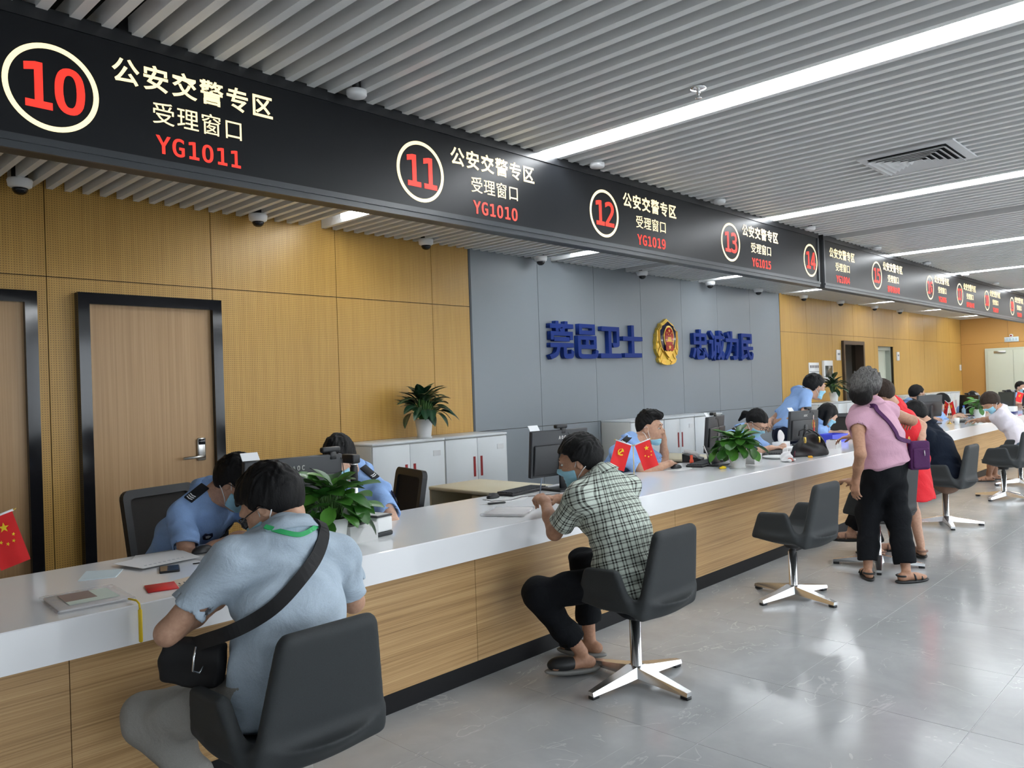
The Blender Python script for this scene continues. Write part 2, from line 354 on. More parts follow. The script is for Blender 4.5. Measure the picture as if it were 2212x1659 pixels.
# outlines of the characters used on the signs (500 units per em)
GLYPHS = '公:57,142 48,123 36,104 23,88 9,75 21,65 35,80 49,98 61,117 71,138;116,143 104,138 115,118 129,98 143,80 158,65 169,77 155,90 140,106 127,125;28,-2 50,1 82,3 137,7 148,-13 161,-6 153,8 143,23 131,39 119,54 107,48 129,19 47,14 60,31 72,49 84,68 96,88 81,94 70,72 58,52 47,36 39,26 23,11|安:72,144 81,127 16,127 16,91 29,91 29,114 145,114 145,91 159,91 159,127 96,127 86,147;115,66 105,47 99,39 92,31 54,45 68,66;52,66 34,39 80,22 66,14 51,8 33,2 14,-2 23,-13 43,-8 62,-2 79,6 94,16 110,9 138,-6 149,-13 160,-1 136,12 121,19 105,26 112,34 119,44 125,55 130,66 164,66 164,79 75,79 88,104 74,107 60,79 12,79 12,66|交:56,105 47,95 36,85 24,76 12,69 23,59 47,77 58,88 68,100;108,97 121,88 133,78 153,58 164,67 155,76 144,86 119,105;62,74 50,70 62,46 70,36 78,27 64,17 47,9 29,3 8,-2 16,-14 37,-8 56,-1 73,7 88,18 103,7 120,-1 139,-8 159,-13 168,-1 147,3 129,9 112,17 98,26 107,36 115,47 121,58 127,71 114,75 109,63 103,53 96,43 88,35 80,43 73,53 67,63;73,144 85,123 12,123 12,110 163,110 163,123 91,123 98,126 86,149|警:34,34 34,26 142,26 142,34;34,49 34,42 142,42 142,49;32,19 32,-14 45,-14 45,-9 131,-9 131,-14 144,-14 144,19;45,-1 45,11 131,11 131,-1;77,75 82,66 12,66 12,57 163,57 163,66 96,66 89,78;26,126 23,119 19,112 6,100 13,93 20,99 20,75 30,75 30,80 57,80 58,73 71,73 79,77 81,81 84,99 85,119 34,119 37,124 41,124 41,131 61,131 61,124 72,124 72,131 92,131 92,139 72,139 72,147 61,147 61,139 41,139 41,147 30,147 30,139 9,139 9,131 30,131 30,125;112,147 107,136 101,126 94,117 86,109 95,102 106,114 120,95 107,88 100,85 92,83 98,74 107,76 122,84 128,88 143,78 161,72 168,82 151,87 137,95 147,108 151,115 154,123 166,123 166,133 117,133 122,145;142,123 128,102 113,123;73,111 69,84 66,82 61,82 61,105 26,105 30,111;30,98 51,98 51,88 30,88|专:74,147 69,127 24,127 24,115 65,115 59,94 10,94 10,81 54,81 43,50 125,50 90,16 53,28 45,19 66,12 88,3 108,-6 124,-14 132,-3 103,11 150,57 140,63 138,62 61,62 68,81 163,81 163,94 72,94 79,115 150,115 150,127 82,127 88,146|区:162,138 17,138 17,-9 167,-9 167,4 30,4 30,125 162,125;45,102 88,65 77,54 65,44 52,34 40,26 50,16 74,34 98,56 119,35 128,25 135,16 146,26 138,35 118,55 107,65 116,76 133,99 140,112 128,116 121,105 106,84 97,74 55,110|受:144,148 117,143 85,140 49,137 14,135 17,123 53,125 89,128 123,132 153,137;76,124 84,98 97,101 87,126;135,127 119,96 42,96 53,100 40,123 29,120 41,96 13,96 13,61 25,61 25,85 150,85 150,61 163,61 163,96 133,96 149,123;121,53 115,44 107,36 98,29 88,22 78,29 69,36 61,44 54,53;34,65 34,53 41,53 40,52 47,42 55,32 75,16 60,10 44,5 27,1 9,-2 17,-13 36,-10 54,-5 71,1 88,8 103,1 120,-5 139,-10 158,-13 166,-1 131,5 115,10 101,16 113,25 124,35 133,47 141,60 132,66 130,65|理:83,95 110,95 110,72 83,72;121,95 148,95 148,72 121,72;83,127 110,127 110,105 83,105;121,127 148,127 148,105 121,105;56,4 56,-8 169,-8 169,4 123,4 123,28 163,28 163,40 123,40 123,61 161,61 161,139 71,139 71,61 109,61 109,40 69,40 69,28 109,28 109,4;6,18 9,4 64,22 62,35 42,29 42,72 60,72 60,85 42,85 42,123 63,123 63,135 8,135 8,123 30,123 30,85 10,85 10,72 30,72 30,25|窗:65,118 54,110 41,103 15,93 22,83 36,88 50,95 63,103 75,112;101,110 115,104 129,96 143,89 153,82 162,91 137,105 123,112 109,118;76,100 64,82 29,82 29,-14 42,-14 42,-7 135,-7 135,-13 148,-13 148,82 78,82 89,98;42,3 42,72 135,72 135,3;64,38 86,28 68,20 48,14 54,6 65,9 76,13 96,23 118,9 125,16 104,30 110,35 120,48 123,56 114,59 75,59 79,68 69,69 66,62 55,49 48,43 56,36 69,50 109,50 95,34 70,45;75,145 81,132 13,132 13,105 27,105 27,122 148,122 148,105 161,105 161,132 96,132 88,148|口:22,129 22,-10 36,-10 36,5 139,5 139,-9 153,-9 153,129;36,19 36,116 139,116 139,19|莞:38,76 38,65 136,65 136,76;11,50 11,38 57,38 53,22 45,10 30,2 7,-3 14,-15 40,-7 57,3 66,18 71,38 100,38 100,6 101,-2 105,-8 111,-11 121,-12 148,-12 156,-10 161,-6 165,1 166,14 154,19 154,10 153,4 147,1 122,1 114,6 114,38 164,38 164,50;76,116 84,101 15,101 15,72 27,72 27,90 147,90 147,72 160,72 160,101 98,101 88,120;11,135 11,123 50,123 50,110 62,110 62,123 112,123 112,110 125,110 125,123 165,123 165,135 125,135 125,147 112,147 112,135 62,135 62,147 50,147 50,135|邑:46,130 128,130 128,110 46,110;33,140 33,99 142,99 142,140;80,75 80,45 36,45 36,75;93,75 139,75 139,45 93,45;22,86 22,13 24,1 30,-6 42,-10 60,-11 131,-11 147,-10 157,-5 162,4 165,18 152,23 150,12 147,5 141,2 131,1 59,1 47,2 40,4 36,7 36,34 152,34 152,86|卫:20,134 20,121 73,121 73,6 9,6 9,-8 166,-8 166,6 87,6 87,121 139,121 139,60 135,57 105,57 110,44 131,44 144,46 151,51 152,60 152,134|士:80,147 80,91 9,91 9,78 80,78 80,9 19,9 19,-4 157,-4 157,9 94,9 94,78 166,78 166,91 94,91 94,147|忠:51,46 51,8 52,-1 56,-7 63,-10 75,-11 111,-11 121,-9 128,-5 132,5 134,19 121,25 119,6 115,3 110,2 70,2 65,5 64,8 64,46;129,41 143,19 150,9 155,0 167,6 162,15 155,26 147,36 140,46;28,45 19,23 14,12 7,3 20,-3 26,7 36,30 40,41;23,126 23,71 81,71 81,54 72,47 88,35 95,28 100,22 111,30 85,53 94,53 94,71 153,71 153,126 94,126 94,147 81,147 81,126;36,114 81,114 81,82 36,82;94,114 139,114 139,82 94,82|诚:135,140 152,121 161,126 144,145;17,134 33,120 46,105 55,115 42,129 34,136 25,143;61,18 53,-6 63,-15 71,5 76,28 78,50 78,70 99,70 98,49 98,34 97,26 95,22 91,20 78,20 81,9 96,9 105,14 108,20 109,31 110,49 111,81 78,81 78,106 116,106 120,62 124,42 127,25 121,16 114,8 107,1 100,-5 108,-13 121,-2 132,11 136,1 141,-6 147,-11 153,-12 160,-11 164,-5 168,5 169,20 160,27 158,6 157,1 151,1 147,6 140,24 148,37 155,52 165,85 153,90 150,76 146,64 136,40 134,55 131,70 129,87 128,106 168,106 168,117 127,117 127,147 114,147 115,117 66,117 66,58 64,32 61,19 57,29 43,18 43,92 7,92 7,79 31,79 31,16 30,10 28,5 22,-2 29,-10|为:28,137 47,111 59,116 40,142;87,65 101,47 107,38 111,30 123,37 112,53 105,62 98,70;72,147 72,126 71,105 14,105 14,92 70,92 65,68 54,43 36,20 10,-2 20,-12 48,12 67,38 78,65 83,92 144,92 142,54 137,11 133,3 126,1 98,2 103,-12 131,-12 145,-5 150,5 153,23 158,98 158,105 85,105 85,147|民:19,-15 33,-9 51,-4 83,6 81,18 34,5 34,48 87,48 96,24 109,5 124,-8 141,-12 149,-11 155,-5 159,5 161,20 150,27 149,15 145,2 141,1 130,4 119,14 109,29 101,48 158,48 158,60 97,60 93,87 145,87 145,138 20,138 20,5 18,1 12,-3;84,60 34,60 34,87 80,87;34,126 132,126 132,99 34,99|请:19,135 45,108 54,117 49,123 42,130 27,143;7,92 7,79 34,79 34,15 31,6 25,0 32,-11 40,-3 51,5 69,19 64,30 46,17 46,92;86,37 141,37 141,23 86,23;86,46 86,60 141,60 141,46;107,147 107,133 67,133 67,123 107,123 107,112 71,112 71,102 107,102 107,90 62,90 62,80 168,80 168,90 120,90 120,102 157,102 157,112 120,112 120,123 163,123 163,133 120,133 120,147;74,70 74,-14 86,-14 86,13 141,13 141,1 138,-2 119,-2 122,-13 148,-11 154,1 154,70|等:101,148 97,137 91,127 84,118 76,110 81,107 81,95 26,95 26,84 81,84 81,68 8,68 8,57 116,57 116,41 14,41 14,30 116,30 116,2 112,-2 87,-1 92,-14 110,-14 122,-12 126,-10 129,-3 130,2 130,30 163,30 163,41 130,41 130,57 167,57 167,68 94,68 94,84 151,84 151,95 94,95 94,107 91,107 102,121 114,121 126,100 138,105 128,121 165,121 165,132 108,132 114,145;39,22 48,16 56,9 63,2 69,-5 79,3 73,10 66,17 49,30;33,148 21,125 14,115 6,107 17,99 33,121 40,121 48,101 60,106 54,121 85,121 85,132 40,132 45,145|候:52,109 52,20 64,20 64,109;71,43 71,32 110,32 106,22 98,13 85,3 65,-5 74,-14 91,-7 104,2 113,11 120,21 125,11 134,1 146,-7 162,-13 169,-2 152,4 140,13 132,22 127,32 167,32 167,43 125,43 125,66 161,66 161,77 98,77 103,91 91,94 87,83 82,72 76,62 70,54 80,47 93,66 112,66 112,43;80,139 80,127 137,127 134,106 71,106 71,95 166,95 166,106 147,106 151,138 140,139;40,146 34,126 26,107 16,89 6,74 13,61 25,80 25,-14 38,-14 38,103 53,143|办:32,87 28,75 22,62 15,50 8,39 20,32 34,56 44,82;136,84 148,55 155,29 168,34 165,46 160,60 148,88;68,147 68,115 15,115 15,102 68,102 65,75 55,47 37,20 7,-4 18,-15 50,12 69,42 78,72 82,102 117,102 116,60 113,31 110,13 107,5 99,2 72,4 77,-11 105,-11 120,-3 124,7 127,27 130,59 132,107 132,115 82,115 82,147|0:84,131 91,147 107,154 124,147 131,131 124,114 107,107 91,114;107,237 96,235 86,230 77,222 71,210 65,195 62,177 59,155 58,130 59,104 65,64 71,49 77,38 86,29 96,24 107,23 119,24 129,29 137,38 144,49 149,64 153,83 155,104 156,130 155,155 153,177 149,195 144,210 137,222 129,230 119,235;107,265 127,262 144,256 158,245 170,231 180,211 186,188 190,161 192,130 190,98 186,71 180,48 170,29 158,14 144,3 127,-3 107,-5 88,-3 71,3 56,14 44,29 35,48 28,71 24,98 23,130 24,161 28,188 35,211 44,231 56,245 71,256 88,262|1:47,30 102,30 102,228 43,215 43,247 101,260 136,260 136,30 190,30 190,0 47,0|2:65,30 184,30 184,0 26,0 26,30 83,90 117,127 132,146 137,155 143,168 145,175 147,189 146,199 143,208 139,216 134,223 127,228 119,232 109,234 99,235 91,235 82,234 65,229 48,222 29,212 29,247 64,260 98,265 116,263 132,260 147,253 159,244 170,233 177,221 181,207 183,191 181,174 175,158 165,140 150,121 121,89|3:135,139 147,135 158,130 167,123 174,115 180,106 184,96 187,84 188,72 186,55 182,40 174,27 164,15 151,6 135,0 117,-4 97,-5 60,-2 24,8 24,43 41,35 59,29 67,27 85,25 107,25 119,28 129,32 138,38 144,45 149,54 152,64 153,75 152,86 149,96 144,104 138,111 129,117 119,121 108,124 69,124 69,153 96,153 107,154 117,156 126,159 133,164 139,170 144,177 146,185 147,194 146,203 144,211 140,218 134,224 127,229 119,232 109,234 98,235 66,232 32,221 32,253 69,262 98,265 116,263 133,260 147,254 159,246 169,235 176,223 180,210 182,195 181,185 179,175 175,167 170,159 155,147 146,143|4:128,228 46,91 128,91;122,260 163,260 163,91 198,91 198,62 163,62 163,0 128,0 128,62 18,62 18,95|5:36,260 168,260 168,230 68,230 68,166 83,171 98,172 118,170 135,166 150,158 162,148 173,135 180,120 185,103 186,83 185,64 180,47 172,32 161,19 148,8 132,1 114,-4 93,-5 56,-2 25,6 25,42 57,29 90,25 104,26 116,28 126,33 135,40 142,48 147,58 150,70 151,83 150,97 147,108 142,118 134,127 126,134 115,138 103,141 89,142 62,139 36,129|6:173,254 173,222 149,232 123,235 108,233 94,229 82,221 73,210 65,196 60,179 57,159 56,136 60,144 72,157 79,163 86,167 95,170 113,172 130,170 146,166 159,159 171,149 180,136 186,121 190,103 192,83 190,64 186,46 180,31 170,18 159,8 145,1 129,-4 111,-5 89,-3 71,3 56,13 44,27 35,46 28,69 24,97 23,130 25,161 29,188 37,211 48,230 63,245 79,256 99,262 122,265 148,262;110,144 99,143 90,140 82,135 75,128 69,119 65,109 62,97 62,70 65,58 69,48 75,39 82,32 90,27 99,23 110,22 121,23 130,26 138,31 145,38 150,46 154,57 156,69 157,83 156,98 154,110 150,120 145,129 138,136 130,140 121,143|7:24,260 188,260 188,245 95,0 58,0 149,230 24,230|8:96,123 86,120 78,116 71,110 65,103 61,94 59,84 58,73 59,62 61,52 65,43 71,36 78,30 87,26 96,23 107,22 118,23 128,26 137,30 144,36 149,43 153,52 156,62 157,73 156,84 153,94 149,103 144,110 136,116 128,120 118,123;77,138 66,142 57,146 48,152 42,159 36,168 32,177 30,187 29,197 30,212 34,225 41,237 50,246 61,254 75,260 90,263 107,265 124,263 140,260 153,254 165,246 174,237 180,225 184,212 186,197 185,187 183,177 179,168 173,159 166,152 158,146 149,142 138,138 150,134 161,129 170,123 178,115 184,106 188,95 191,83 192,70 190,53 186,38 179,26 169,15 157,6 143,0 126,-4 107,-5 88,-4 72,0 57,6 45,15 35,26 28,38 24,53 23,69 24,83 26,95 31,105 37,115 44,123 54,129 64,134;64,194 65,184 67,176 70,168 75,162 81,157 89,154 97,152 107,151 117,152 126,154 133,157 140,162 144,168 148,176 150,184 151,194 150,204 148,213 145,220 140,226 134,231 126,235 117,237 97,237 89,235 81,231 75,226 70,220 67,213 65,204|9:104,115 114,116 124,119 132,124 139,131 145,140 149,151 151,163 152,176 151,190 149,202 145,212 139,221 132,228 124,233 114,236 104,237 93,236 83,233 75,228 69,222 63,213 60,203 57,190 57,162 63,139 75,124 83,119 93,116;41,5 41,38 64,28 90,25 106,26 120,31 131,39 141,50 148,64 154,81 157,101 158,124 148,108 142,102 135,97 127,93 119,90 110,88 101,88 83,89 68,94 54,101 43,111 34,124 27,139 23,157 22,177 23,196 27,214 34,229 43,242 55,252 69,259 85,263 103,265 124,263 142,256 157,246 169,232 179,213 185,190 189,162 190,130 189,99 184,72 176,49 165,30 151,14 134,4 114,-3 92,-5 66,-2|Y:6,260 44,260 107,145 170,260 208,260 125,117 125,0 89,0 89,117|G:192,21 185,15 169,5 151,-1 132,-5 122,-5 99,-3 78,4 60,15 45,30 33,50 25,73 19,100 18,130 19,160 25,186 33,209 46,229 61,245 79,256 100,262 123,265 147,262 162,257 169,254 183,246 183,210 169,222 154,230 131,236 123,236 107,234 93,229 81,221 72,210 64,195 59,176 56,155 54,130 56,104 59,83 64,64 71,50 81,38 92,30 106,25 122,24 143,26 159,35 159,104 121,104 121,133 192,133|L:37,260 73,260 73,30 198,30 198,0 37,0|B:64,124 64,29 106,29 120,30 132,32 142,35 150,40 155,46 159,54 162,63 163,75 162,87 159,97 155,105 149,112 141,117 131,121 120,123 106,124;64,231 64,153 117,153 127,155 135,158 142,162 147,168 151,175 153,184 153,203 151,211 147,217 142,222 136,226 127,229 105,231;29,260 106,260 125,259 141,256 155,250 167,243 177,233 183,222 188,209 189,194 188,183 186,173 182,164 177,156 171,150 163,145 154,141 143,139 155,136 166,132 175,125 183,117 190,108 194,97 197,85 198,71 196,55 192,40 185,28 175,18 162,10 146,5 127,1 106,0 29,0|X:15,260 53,260 110,162 168,260 206,260 128,138 211,0 174,0 110,112 41,0 3,0 90,138|J:19,11 19,52 27,45 35,39 60,27 69,25 78,24 98,24 108,27 116,31 121,36 126,44 129,55 131,69 131,230 65,230 65,260 166,260 166,85 165,62 162,43 156,27 148,15 137,6 124,0 107,-4 87,-5 53,-1|-:62,112 153,112 153,83 62,83|A:107,229 70,96 144,96;86,260 129,260 208,0 172,0 153,68 62,68 43,0 6,0|O:158,130 157,156 155,179 151,197 146,212 139,222 130,230 120,235 107,236 95,235 84,230 76,222 69,212 64,197 60,179 58,156 57,130 58,103 60,81 64,62 69,48 76,37 84,30 95,25 107,24 120,25 130,30 139,37 146,48 151,62 155,81 157,103;194,130 193,98 189,70 182,47 173,28 161,14 146,3 128,-3 107,-5 87,-3 69,3 54,14 42,28 32,47 26,70 22,98 20,130 22,162 26,189 32,212 42,231 54,246 69,256 87,263 107,265 128,263 146,256 161,246 173,231 182,212 189,189 193,162|C:187,9 159,-1 129,-5 106,-3 85,4 67,15 52,30 40,50 31,73 26,99 24,130 26,160 31,186 40,209 52,229 67,245 85,256 106,262 129,265 159,261 187,250 187,214 173,224 166,227 159,231 144,235 137,236 129,236 113,234 99,229 88,221 78,210 71,195 65,176 62,155 61,130 62,105 65,83 71,65 78,50 88,38 99,30 113,25 129,24 137,24 145,25 159,29 167,32 180,40 187,45'
# ------------------------------------------------------------------ lettering from outlines
GLY = {}
for _g in GLYPHS.split('|'):
    _k, _o = (176., 14.) if ord(_g[0]) > 255 else (260., 0.)     # em square 1 for hanzi, cap height 1 for latin
    GLY[_g[0]] = [[((int(p.split(',')[0])) / _k, (int(p.split(',')[1]) + _o) / _k) for p in l.split(' ')] for l in _g[2:].split(';')]

GLY['0'] = GLY['0'][1:]          # plain zero
def grow(lp, d):
    """move a closed outline outwards by d (font outlines run outer one way, holes the other)"""
    n = len(lp); out = []
    for i in range(n):
        p, q, r = Vector(lp[i - 1]), Vector(lp[i]), Vector(lp[(i + 1) % n])
        e1 = (q - p).normalized(); e2 = (r - q).normalized()
        n1 = Vector((-e1.y, e1.x)); n2 = Vector((-e2.y, e2.x))
        m = n1 + n2
        if m.length < 1e-4: m = n1
        m.normalize()
        k = 1 / max(.55, m.dot(n1))
        out.append(tuple(q + m * d * k))
    return out
def area(lp): return sum(lp[i - 1][0] * lp[i][1] - lp[i][0] * lp[i - 1][1] for i in range(len(lp))) / 2
def text_mesh(s, adv, size, extrude, offset=0., wx=1.):
    """flat or solid lettering in the local XY plane, baseline at 0, centred on x=0; returns a mesh"""
    cu = bpy.data.curves.new('lettering', 'CURVE')
    cu.dimensions = '2D'; cu.fill_mode = 'BOTH'; cu.extrude = extrude
    W = adv * len(s)
    for i, ch in enumerate(s):
        gl = [[((i * adv + a * size * wx) - W / 2, b * size) for a, b in lp] for lp in GLY.get(ch, [])]
        if not gl: continue
        sgn = -1 if area(max(gl, key=lambda l: abs(area(l)))) > 0 else 1
        for lp in gl:
            if offset: lp = grow(lp, offset * sgn)
            sp = cu.splines.new('POLY'); sp.points.add(len(lp) - 1); sp.use_cyclic_u = True
            for p, (a, b) in zip(sp.points, lp): p.co = (a, b, 0, 1)
    o = bpy.data.objects.new('tmp_lettering', cu); COL.objects.link(o)
    dg = bpy.context.evaluated_depsgraph_get()
    me = bpy.data.meshes.new_from_object(o.evaluated_get(dg))
    bpy.data.objects.remove(o); bpy.data.curves.remove(cu)
    me.materials.clear()
    return me
# lettering that stands on a wall facing -y: local x -> +x, local y -> +z, local z -> -y
R_WALL = Matrix(((1, 0, 0, 0), (0, 0, -1, 0), (0, 1, 0, 0), (0, 0, 0, 1)))

# ================================================================== the setting
# floor with tiles
fl = struct('floor', MB().box(XL, XE + .3, YF, YW + .2, -.1, -.0012), M_grout)
TX, TY = .812, .812
tile_me = MB().box(.0015, TX - .0015, .0015, TY - .0015, -.02, 0).mesh('tile')
fix_normals(tile_me); tile_me.materials.append(M_tile)
for i in range(-2, 28):
    for j in range(-5, 1):
        x = 2.06 + i * TX; y = 2.56 + j * TY
        if x + TX > XE: continue
        o = bpy.data.objects.new('tile', tile_me); COL.objects.link(o); o.location = (x, y, 0); o.parent = fl
# what lies beyond the countable tiles: the same tiling joined into one part
mb = MB()
for i in range(-7, 28):
    for j in list(range(-11, -5)) + [1, 2, 3, 4]:
        x = 2.06 + i * TX; y = 2.56 + j * TY
        if x < XL or x + TX > XE: continue
        mb.box(x + .0015, x + TX - .0015, y + .0015, y + TY - .0015, -.02, 0)
for i in range(-7, -2):
    for j in range(-5, 1):
        x = 2.06 + i * TX; y = 2.56 + j * TY
        if x < XL: continue
        mb.box(x + .0015, x + TX - .0015, y + .0015, y + TY - .0015, -.02, 0)
obj('tiling', mb, M_tile, fl, kind='stuff')

# back wall: dark carrier with separate panels
OPEN = [(15.98, 16.99, 2.185), (17.98, 18.96, 2.165)]
def wall_carrier(x0, x1, z0, z1, y0, y1):
    """carrier outline with the door openings cut out"""
    poly = [(x0, z0)]
    for a, b, t in OPEN: poly += [(a, z0), (a, t), (b, t), (b, z0)]
    poly += [(x1, z0), (x1, z1), (x0, z1)]
    return MB().prism(poly, y0, y1, 'y')
wb = struct('wall_back', wall_carrier(XL, XE + .3, -.1, 3.35, YW + .012, YW + .2), M_groove)
def panel(x0, x1, z0, z1, m, y0=YW, th=.012, parent=None):
    g = .003
    a0, a1, b0, b1 = x0 + g, x1 - g, z0 + g, z1 - g
    poly = [(a0, b0)]
    cut = False
    for a, b, t in OPEN:
        lo, hi = max(a, a0), min(b, a1)
        if lo < hi and t > b0:
            t2 = min(t, b1)
            if lo <= a0 + 1e-6: poly = [(lo, t2), (hi, t2), (hi, b0)]
            else: poly += [(lo, b0), (lo, t2), (hi, t2)] + ([(hi, b0)] if hi < a1 - 1e-6 else [])
            if hi >= a1 - 1e-6: cut = True
    if not cut: poly += [(a1, b0)]
    poly += [(a1, b1), (a0, b1)]
    if poly[-1][1] == poly[0][1] and poly[-1][0] == poly[0][0]: poly.pop()
    q = []
    for p in poly:
        if not q or (abs(p[0] - q[-1][0]) + abs(p[1] - q[-1][1])) > 1e-6: q.append(p)
    obj('panel', MB().prism(q, y0, y0 + th, 'y'), m, parent or wb)
xs = [XL, -1.86, -.66, .545, 1.736, 2.927, 4.102, 5.244, 5.762]
for a, b in zip(xs, xs[1:]):
    panel(a, b, 0, 2.388, M_perf); panel(a, b, 2.388, 3.3, M_perf)
xs = [5.79, 6.864, 7.923, 8.95, 9.98, 11.02, 12.08, 13.19]
for a, b in zip(xs, xs[1:]):
    panel(a, b, 0, 1.055, M_gray); panel(a, b, 1.055, 3.3, M_gray)
obj('edge_trim', MB().box(5.762, 5.79, YW - .004, YW + .012, 0, 3.3), M_groove2, wb)
xs = [13.2, 14.29, 15.46, 16.58, 17.74, 18.98, 20.1, 21.2, 22.3, 23.4, 24.5]
for a, b in zip(xs, xs[1:]):
    panel(a, b, 0, 2.345, M_wood2); panel(a, b, 2.345, 3.3, M_wood2)
# end wall
we = struct('wall_end', MB().box(XE + .012, XE + .3, YF, YW, -.1, 3.35), M_groove)
ys = [YW, 4.95, 3.8, 2.6, 1.4, .2, -1.0, -2.2, -3.4, -4.6, YF]
M_wood3 = mat('end_wall_wood', (.50, .27, .075), .5)
for a, b in zip(ys, ys[1:]):
    for z0, z1 in ((0, 2.30), (2.30, 3.3)):
        obj('panel', MB().box(XE, XE + .012, b + .003, a - .003, z0 + .003, z1 - .003), M_wood3, we)
struct('wall_left', MB().box(XL - .2, XL, YF, YW + .2, -.1, 3.35), M_white)
# window wall behind the viewer: piers and a sill, daylight comes in between them
mb = MB().box(XL, XE, YF - .2, YF, 2.85, 3.35)
struct('wall_front', mb, M_white)
for k in range(8):
    x = XL + .1 + k * 3.9
    struct('trim_%d' % (k + 1), MB().box(x - .12, x + .12, YF - .16, YF - .02, 0, 2.85), M_white)
for k in range(7):
    x = XL + .1 + k * 3.9
    w = struct('window_%d' % (k + 1), MB().box(x + .12, x + 3.78, YF - .10, YF - .09, .02, 2.83), M_glass)
struct('ground_outside', MB().box(XL - 30, XE + 30, YF - 60, YF - .2, -.3, -.1), mat('outside_paving', (.45, .45, .43), .8))
lp = bpy.data.lights.new('window_portal', 'AREA'); lp.shape = 'RECTANGLE'; lp.size = XE - XL; lp.size_y = 2.8
lp.cycles.is_portal = True
lo = bpy.data.objects.new('window_portal', lp); COL.objects.link(lo)
lo.location = ((XL + XE) / 2, YF - .05, 1.43); lo.rotation_euler = (math.radians(90), 0, 0); tag(lo, kind='helper')

# ceiling: dark plenum with hung slats
ce = struct('ceiling', MB().box(XL, XE + .3, YF, YW + .2, 3.30, 3.4), M_dark)
PITCH = .1165
STRIPS = [3.90, 6.975, 10.34, 13.2, 16.75, 20.0, 23.2]
slat_me = MB().box(-.0205, .0205, YF, YW - .003, ZC, ZC + .085).mesh('slat'); fix_normals(slat_me); slat_me.materials.append(M_slat)
x0 = 1.092 - .0205 - PITCH * 8
nslat = 0
mbs = MB()
i = 0
while True:
    x = x0 + i * PITCH; i += 1
    if x > XE - .03: break
    if any(abs(x - s) < .055 for s in STRIPS): continue
    if abs(x - 8.455) < .10: continue
    o = bpy.data.objects.new('slat', slat_me); COL.objects.link(o); o.location = (x, 0, 0); o.parent = ce
    nslat += 1
x = x0 - PITCH
while x > XL + .03:
    mbs.box(x - .0205, x + .0205, YF, YW - .003, ZC, ZC + .085); x -= PITCH
obj('slat_row', mbs, M_slat, ce, kind='stuff')
obj('carrier_joint', MB().box(8.40, 8.51, YF, YW - .003, ZC + .05, ZC + .1), M_black, ce)
obj('edge_trim', MB().box(XE - .03, XE, YF, YW, ZC + .0, ZC + .1), M_slat, ce)

# light strips between the slats
for k, x in enumerate(STRIPS):
    nm = ['nearest, running from the number sign to the top right corner', 'second nearest, beside the square air vent', 'third from the front', 'fourth from the front', 'fifth from the front', 'sixth from the front', 'last before the end wall'][k]
    t = thing('ceiling_strip_light', 'long white ceiling light strip, ' + nm, 'ceiling light', (x, 0, ZC), 0, 'light strips across the slatted ceiling')
    obj('housing', MB().box(-.05, .05, YF + .3, 5.66, .045, .09), M_white, t)
    obj('diffuser', MB().rbox(-.028, .028, YF + .3, 5.655, -.003, .045, .008, 2), M_light, t)

# doors in the left part of the back wall
def big_door(n, x0, x1, top, handle_x):
    t = struct('door_%d' % n, MB().prism([(x0 + .075, .005), (x1 - .075, .005), (x1 - .075, top - .08), (x0 + .075, top - .08)], YW - .03, YW - .002, 'y'), M_door)
    fr = MB().prism([(x0, 0), (x0 + .075, 0), (x0 + .075, top - .08), (x1 - .075, top - .08), (x1 - .075, 0), (x1, 0), (x1, top), (x0, top)], YW - .075, YW - .001, 'y')
    obj('door_frame', fr, M_blackgl, t)
    if handle_x:
        h = obj('lock_plate', MB().rbox(handle_x - .035, handle_x + .035, YW - .052, YW - .028, 1.02, 1.20, .012, 2), M_steel, t)
        obj('keypad', MB().rbox(handle_x - .027, handle_x + .027, YW - .058, YW - .05, 1.145, 1.19, .005, 1), M_blackgl, t)
        obj('door_handle', MB().tube([(handle_x, YW - .05, 1.055), (handle_x, YW - .09, 1.055), (handle_x - .03, YW - .1, 1.055), (handle_x - .17, YW - .1, 1.05)], .011, 10), M_steel, t)
    return t
big_door(1, .60, 1.655, 2.275, 0)
big_door(2, 1.91, 2.965, 2.285, 2.78)
# dark framed open doorway further along
d3 = struct('door_3', MB().prism([(15.92, 0), (15.99, 0), (15.99, 2.165), (16.98, 2.165), (16.98, 0), (17.05, 0), (17.05, 2.24), (15.92, 2.24)], YW - .05, YW + .12, 'y'), mat('dark_bronze_frame', (.05, .035, .025), .3))
obj('door_leaf', MB().box(16.02, 16.06, YW + .14, YW + 1.02, .01, 2.12), M_doorlight, d3)
room = struct('wall_side_room', MB().box(15.2, 15.25, YW + .2, YW + 3, 0, 3).box(17.6, 17.65, YW + .2, YW + 3, 0, 3).box(15.2, 17.65, YW + 3, YW + 3.05, 0, 3).box(15.2, 17.65, YW + .2, YW + 3, 3, 3.05).box(15.2, 17.65, YW + .2, YW + 3, -.05, 0), M_white)
lk = thing('filing_rack', 'dark blue-grey mobile shelving unit inside the open doorway', 'shelving', (0, 0, 0))
for k in range(3):
    b = obj('shelf_bay', MB().rbox(16.45 + k * .36, 16.80 + k * .36, YW + .9, YW + 1.6, .01, 2.14, .01, 1), mat('blue_grey_metal', (.045, .055, .068), .45), lk)
for z in (1.70, 1.41):
    obj('bay_label', MB().prism([(16.455, z - .07), (16.60, z - .07), (16.60, z + .07), (16.455, z + .07)], YW + .890, YW + .899, 'y'), M_paper, lk)
    obj('bay_number', MB().prism([(16.52, z - .045), (16.57, z - .045), (16.57, z + .045), (16.52, z + .045)], YW + .884, YW + .889, 'y'), M_black, lk)
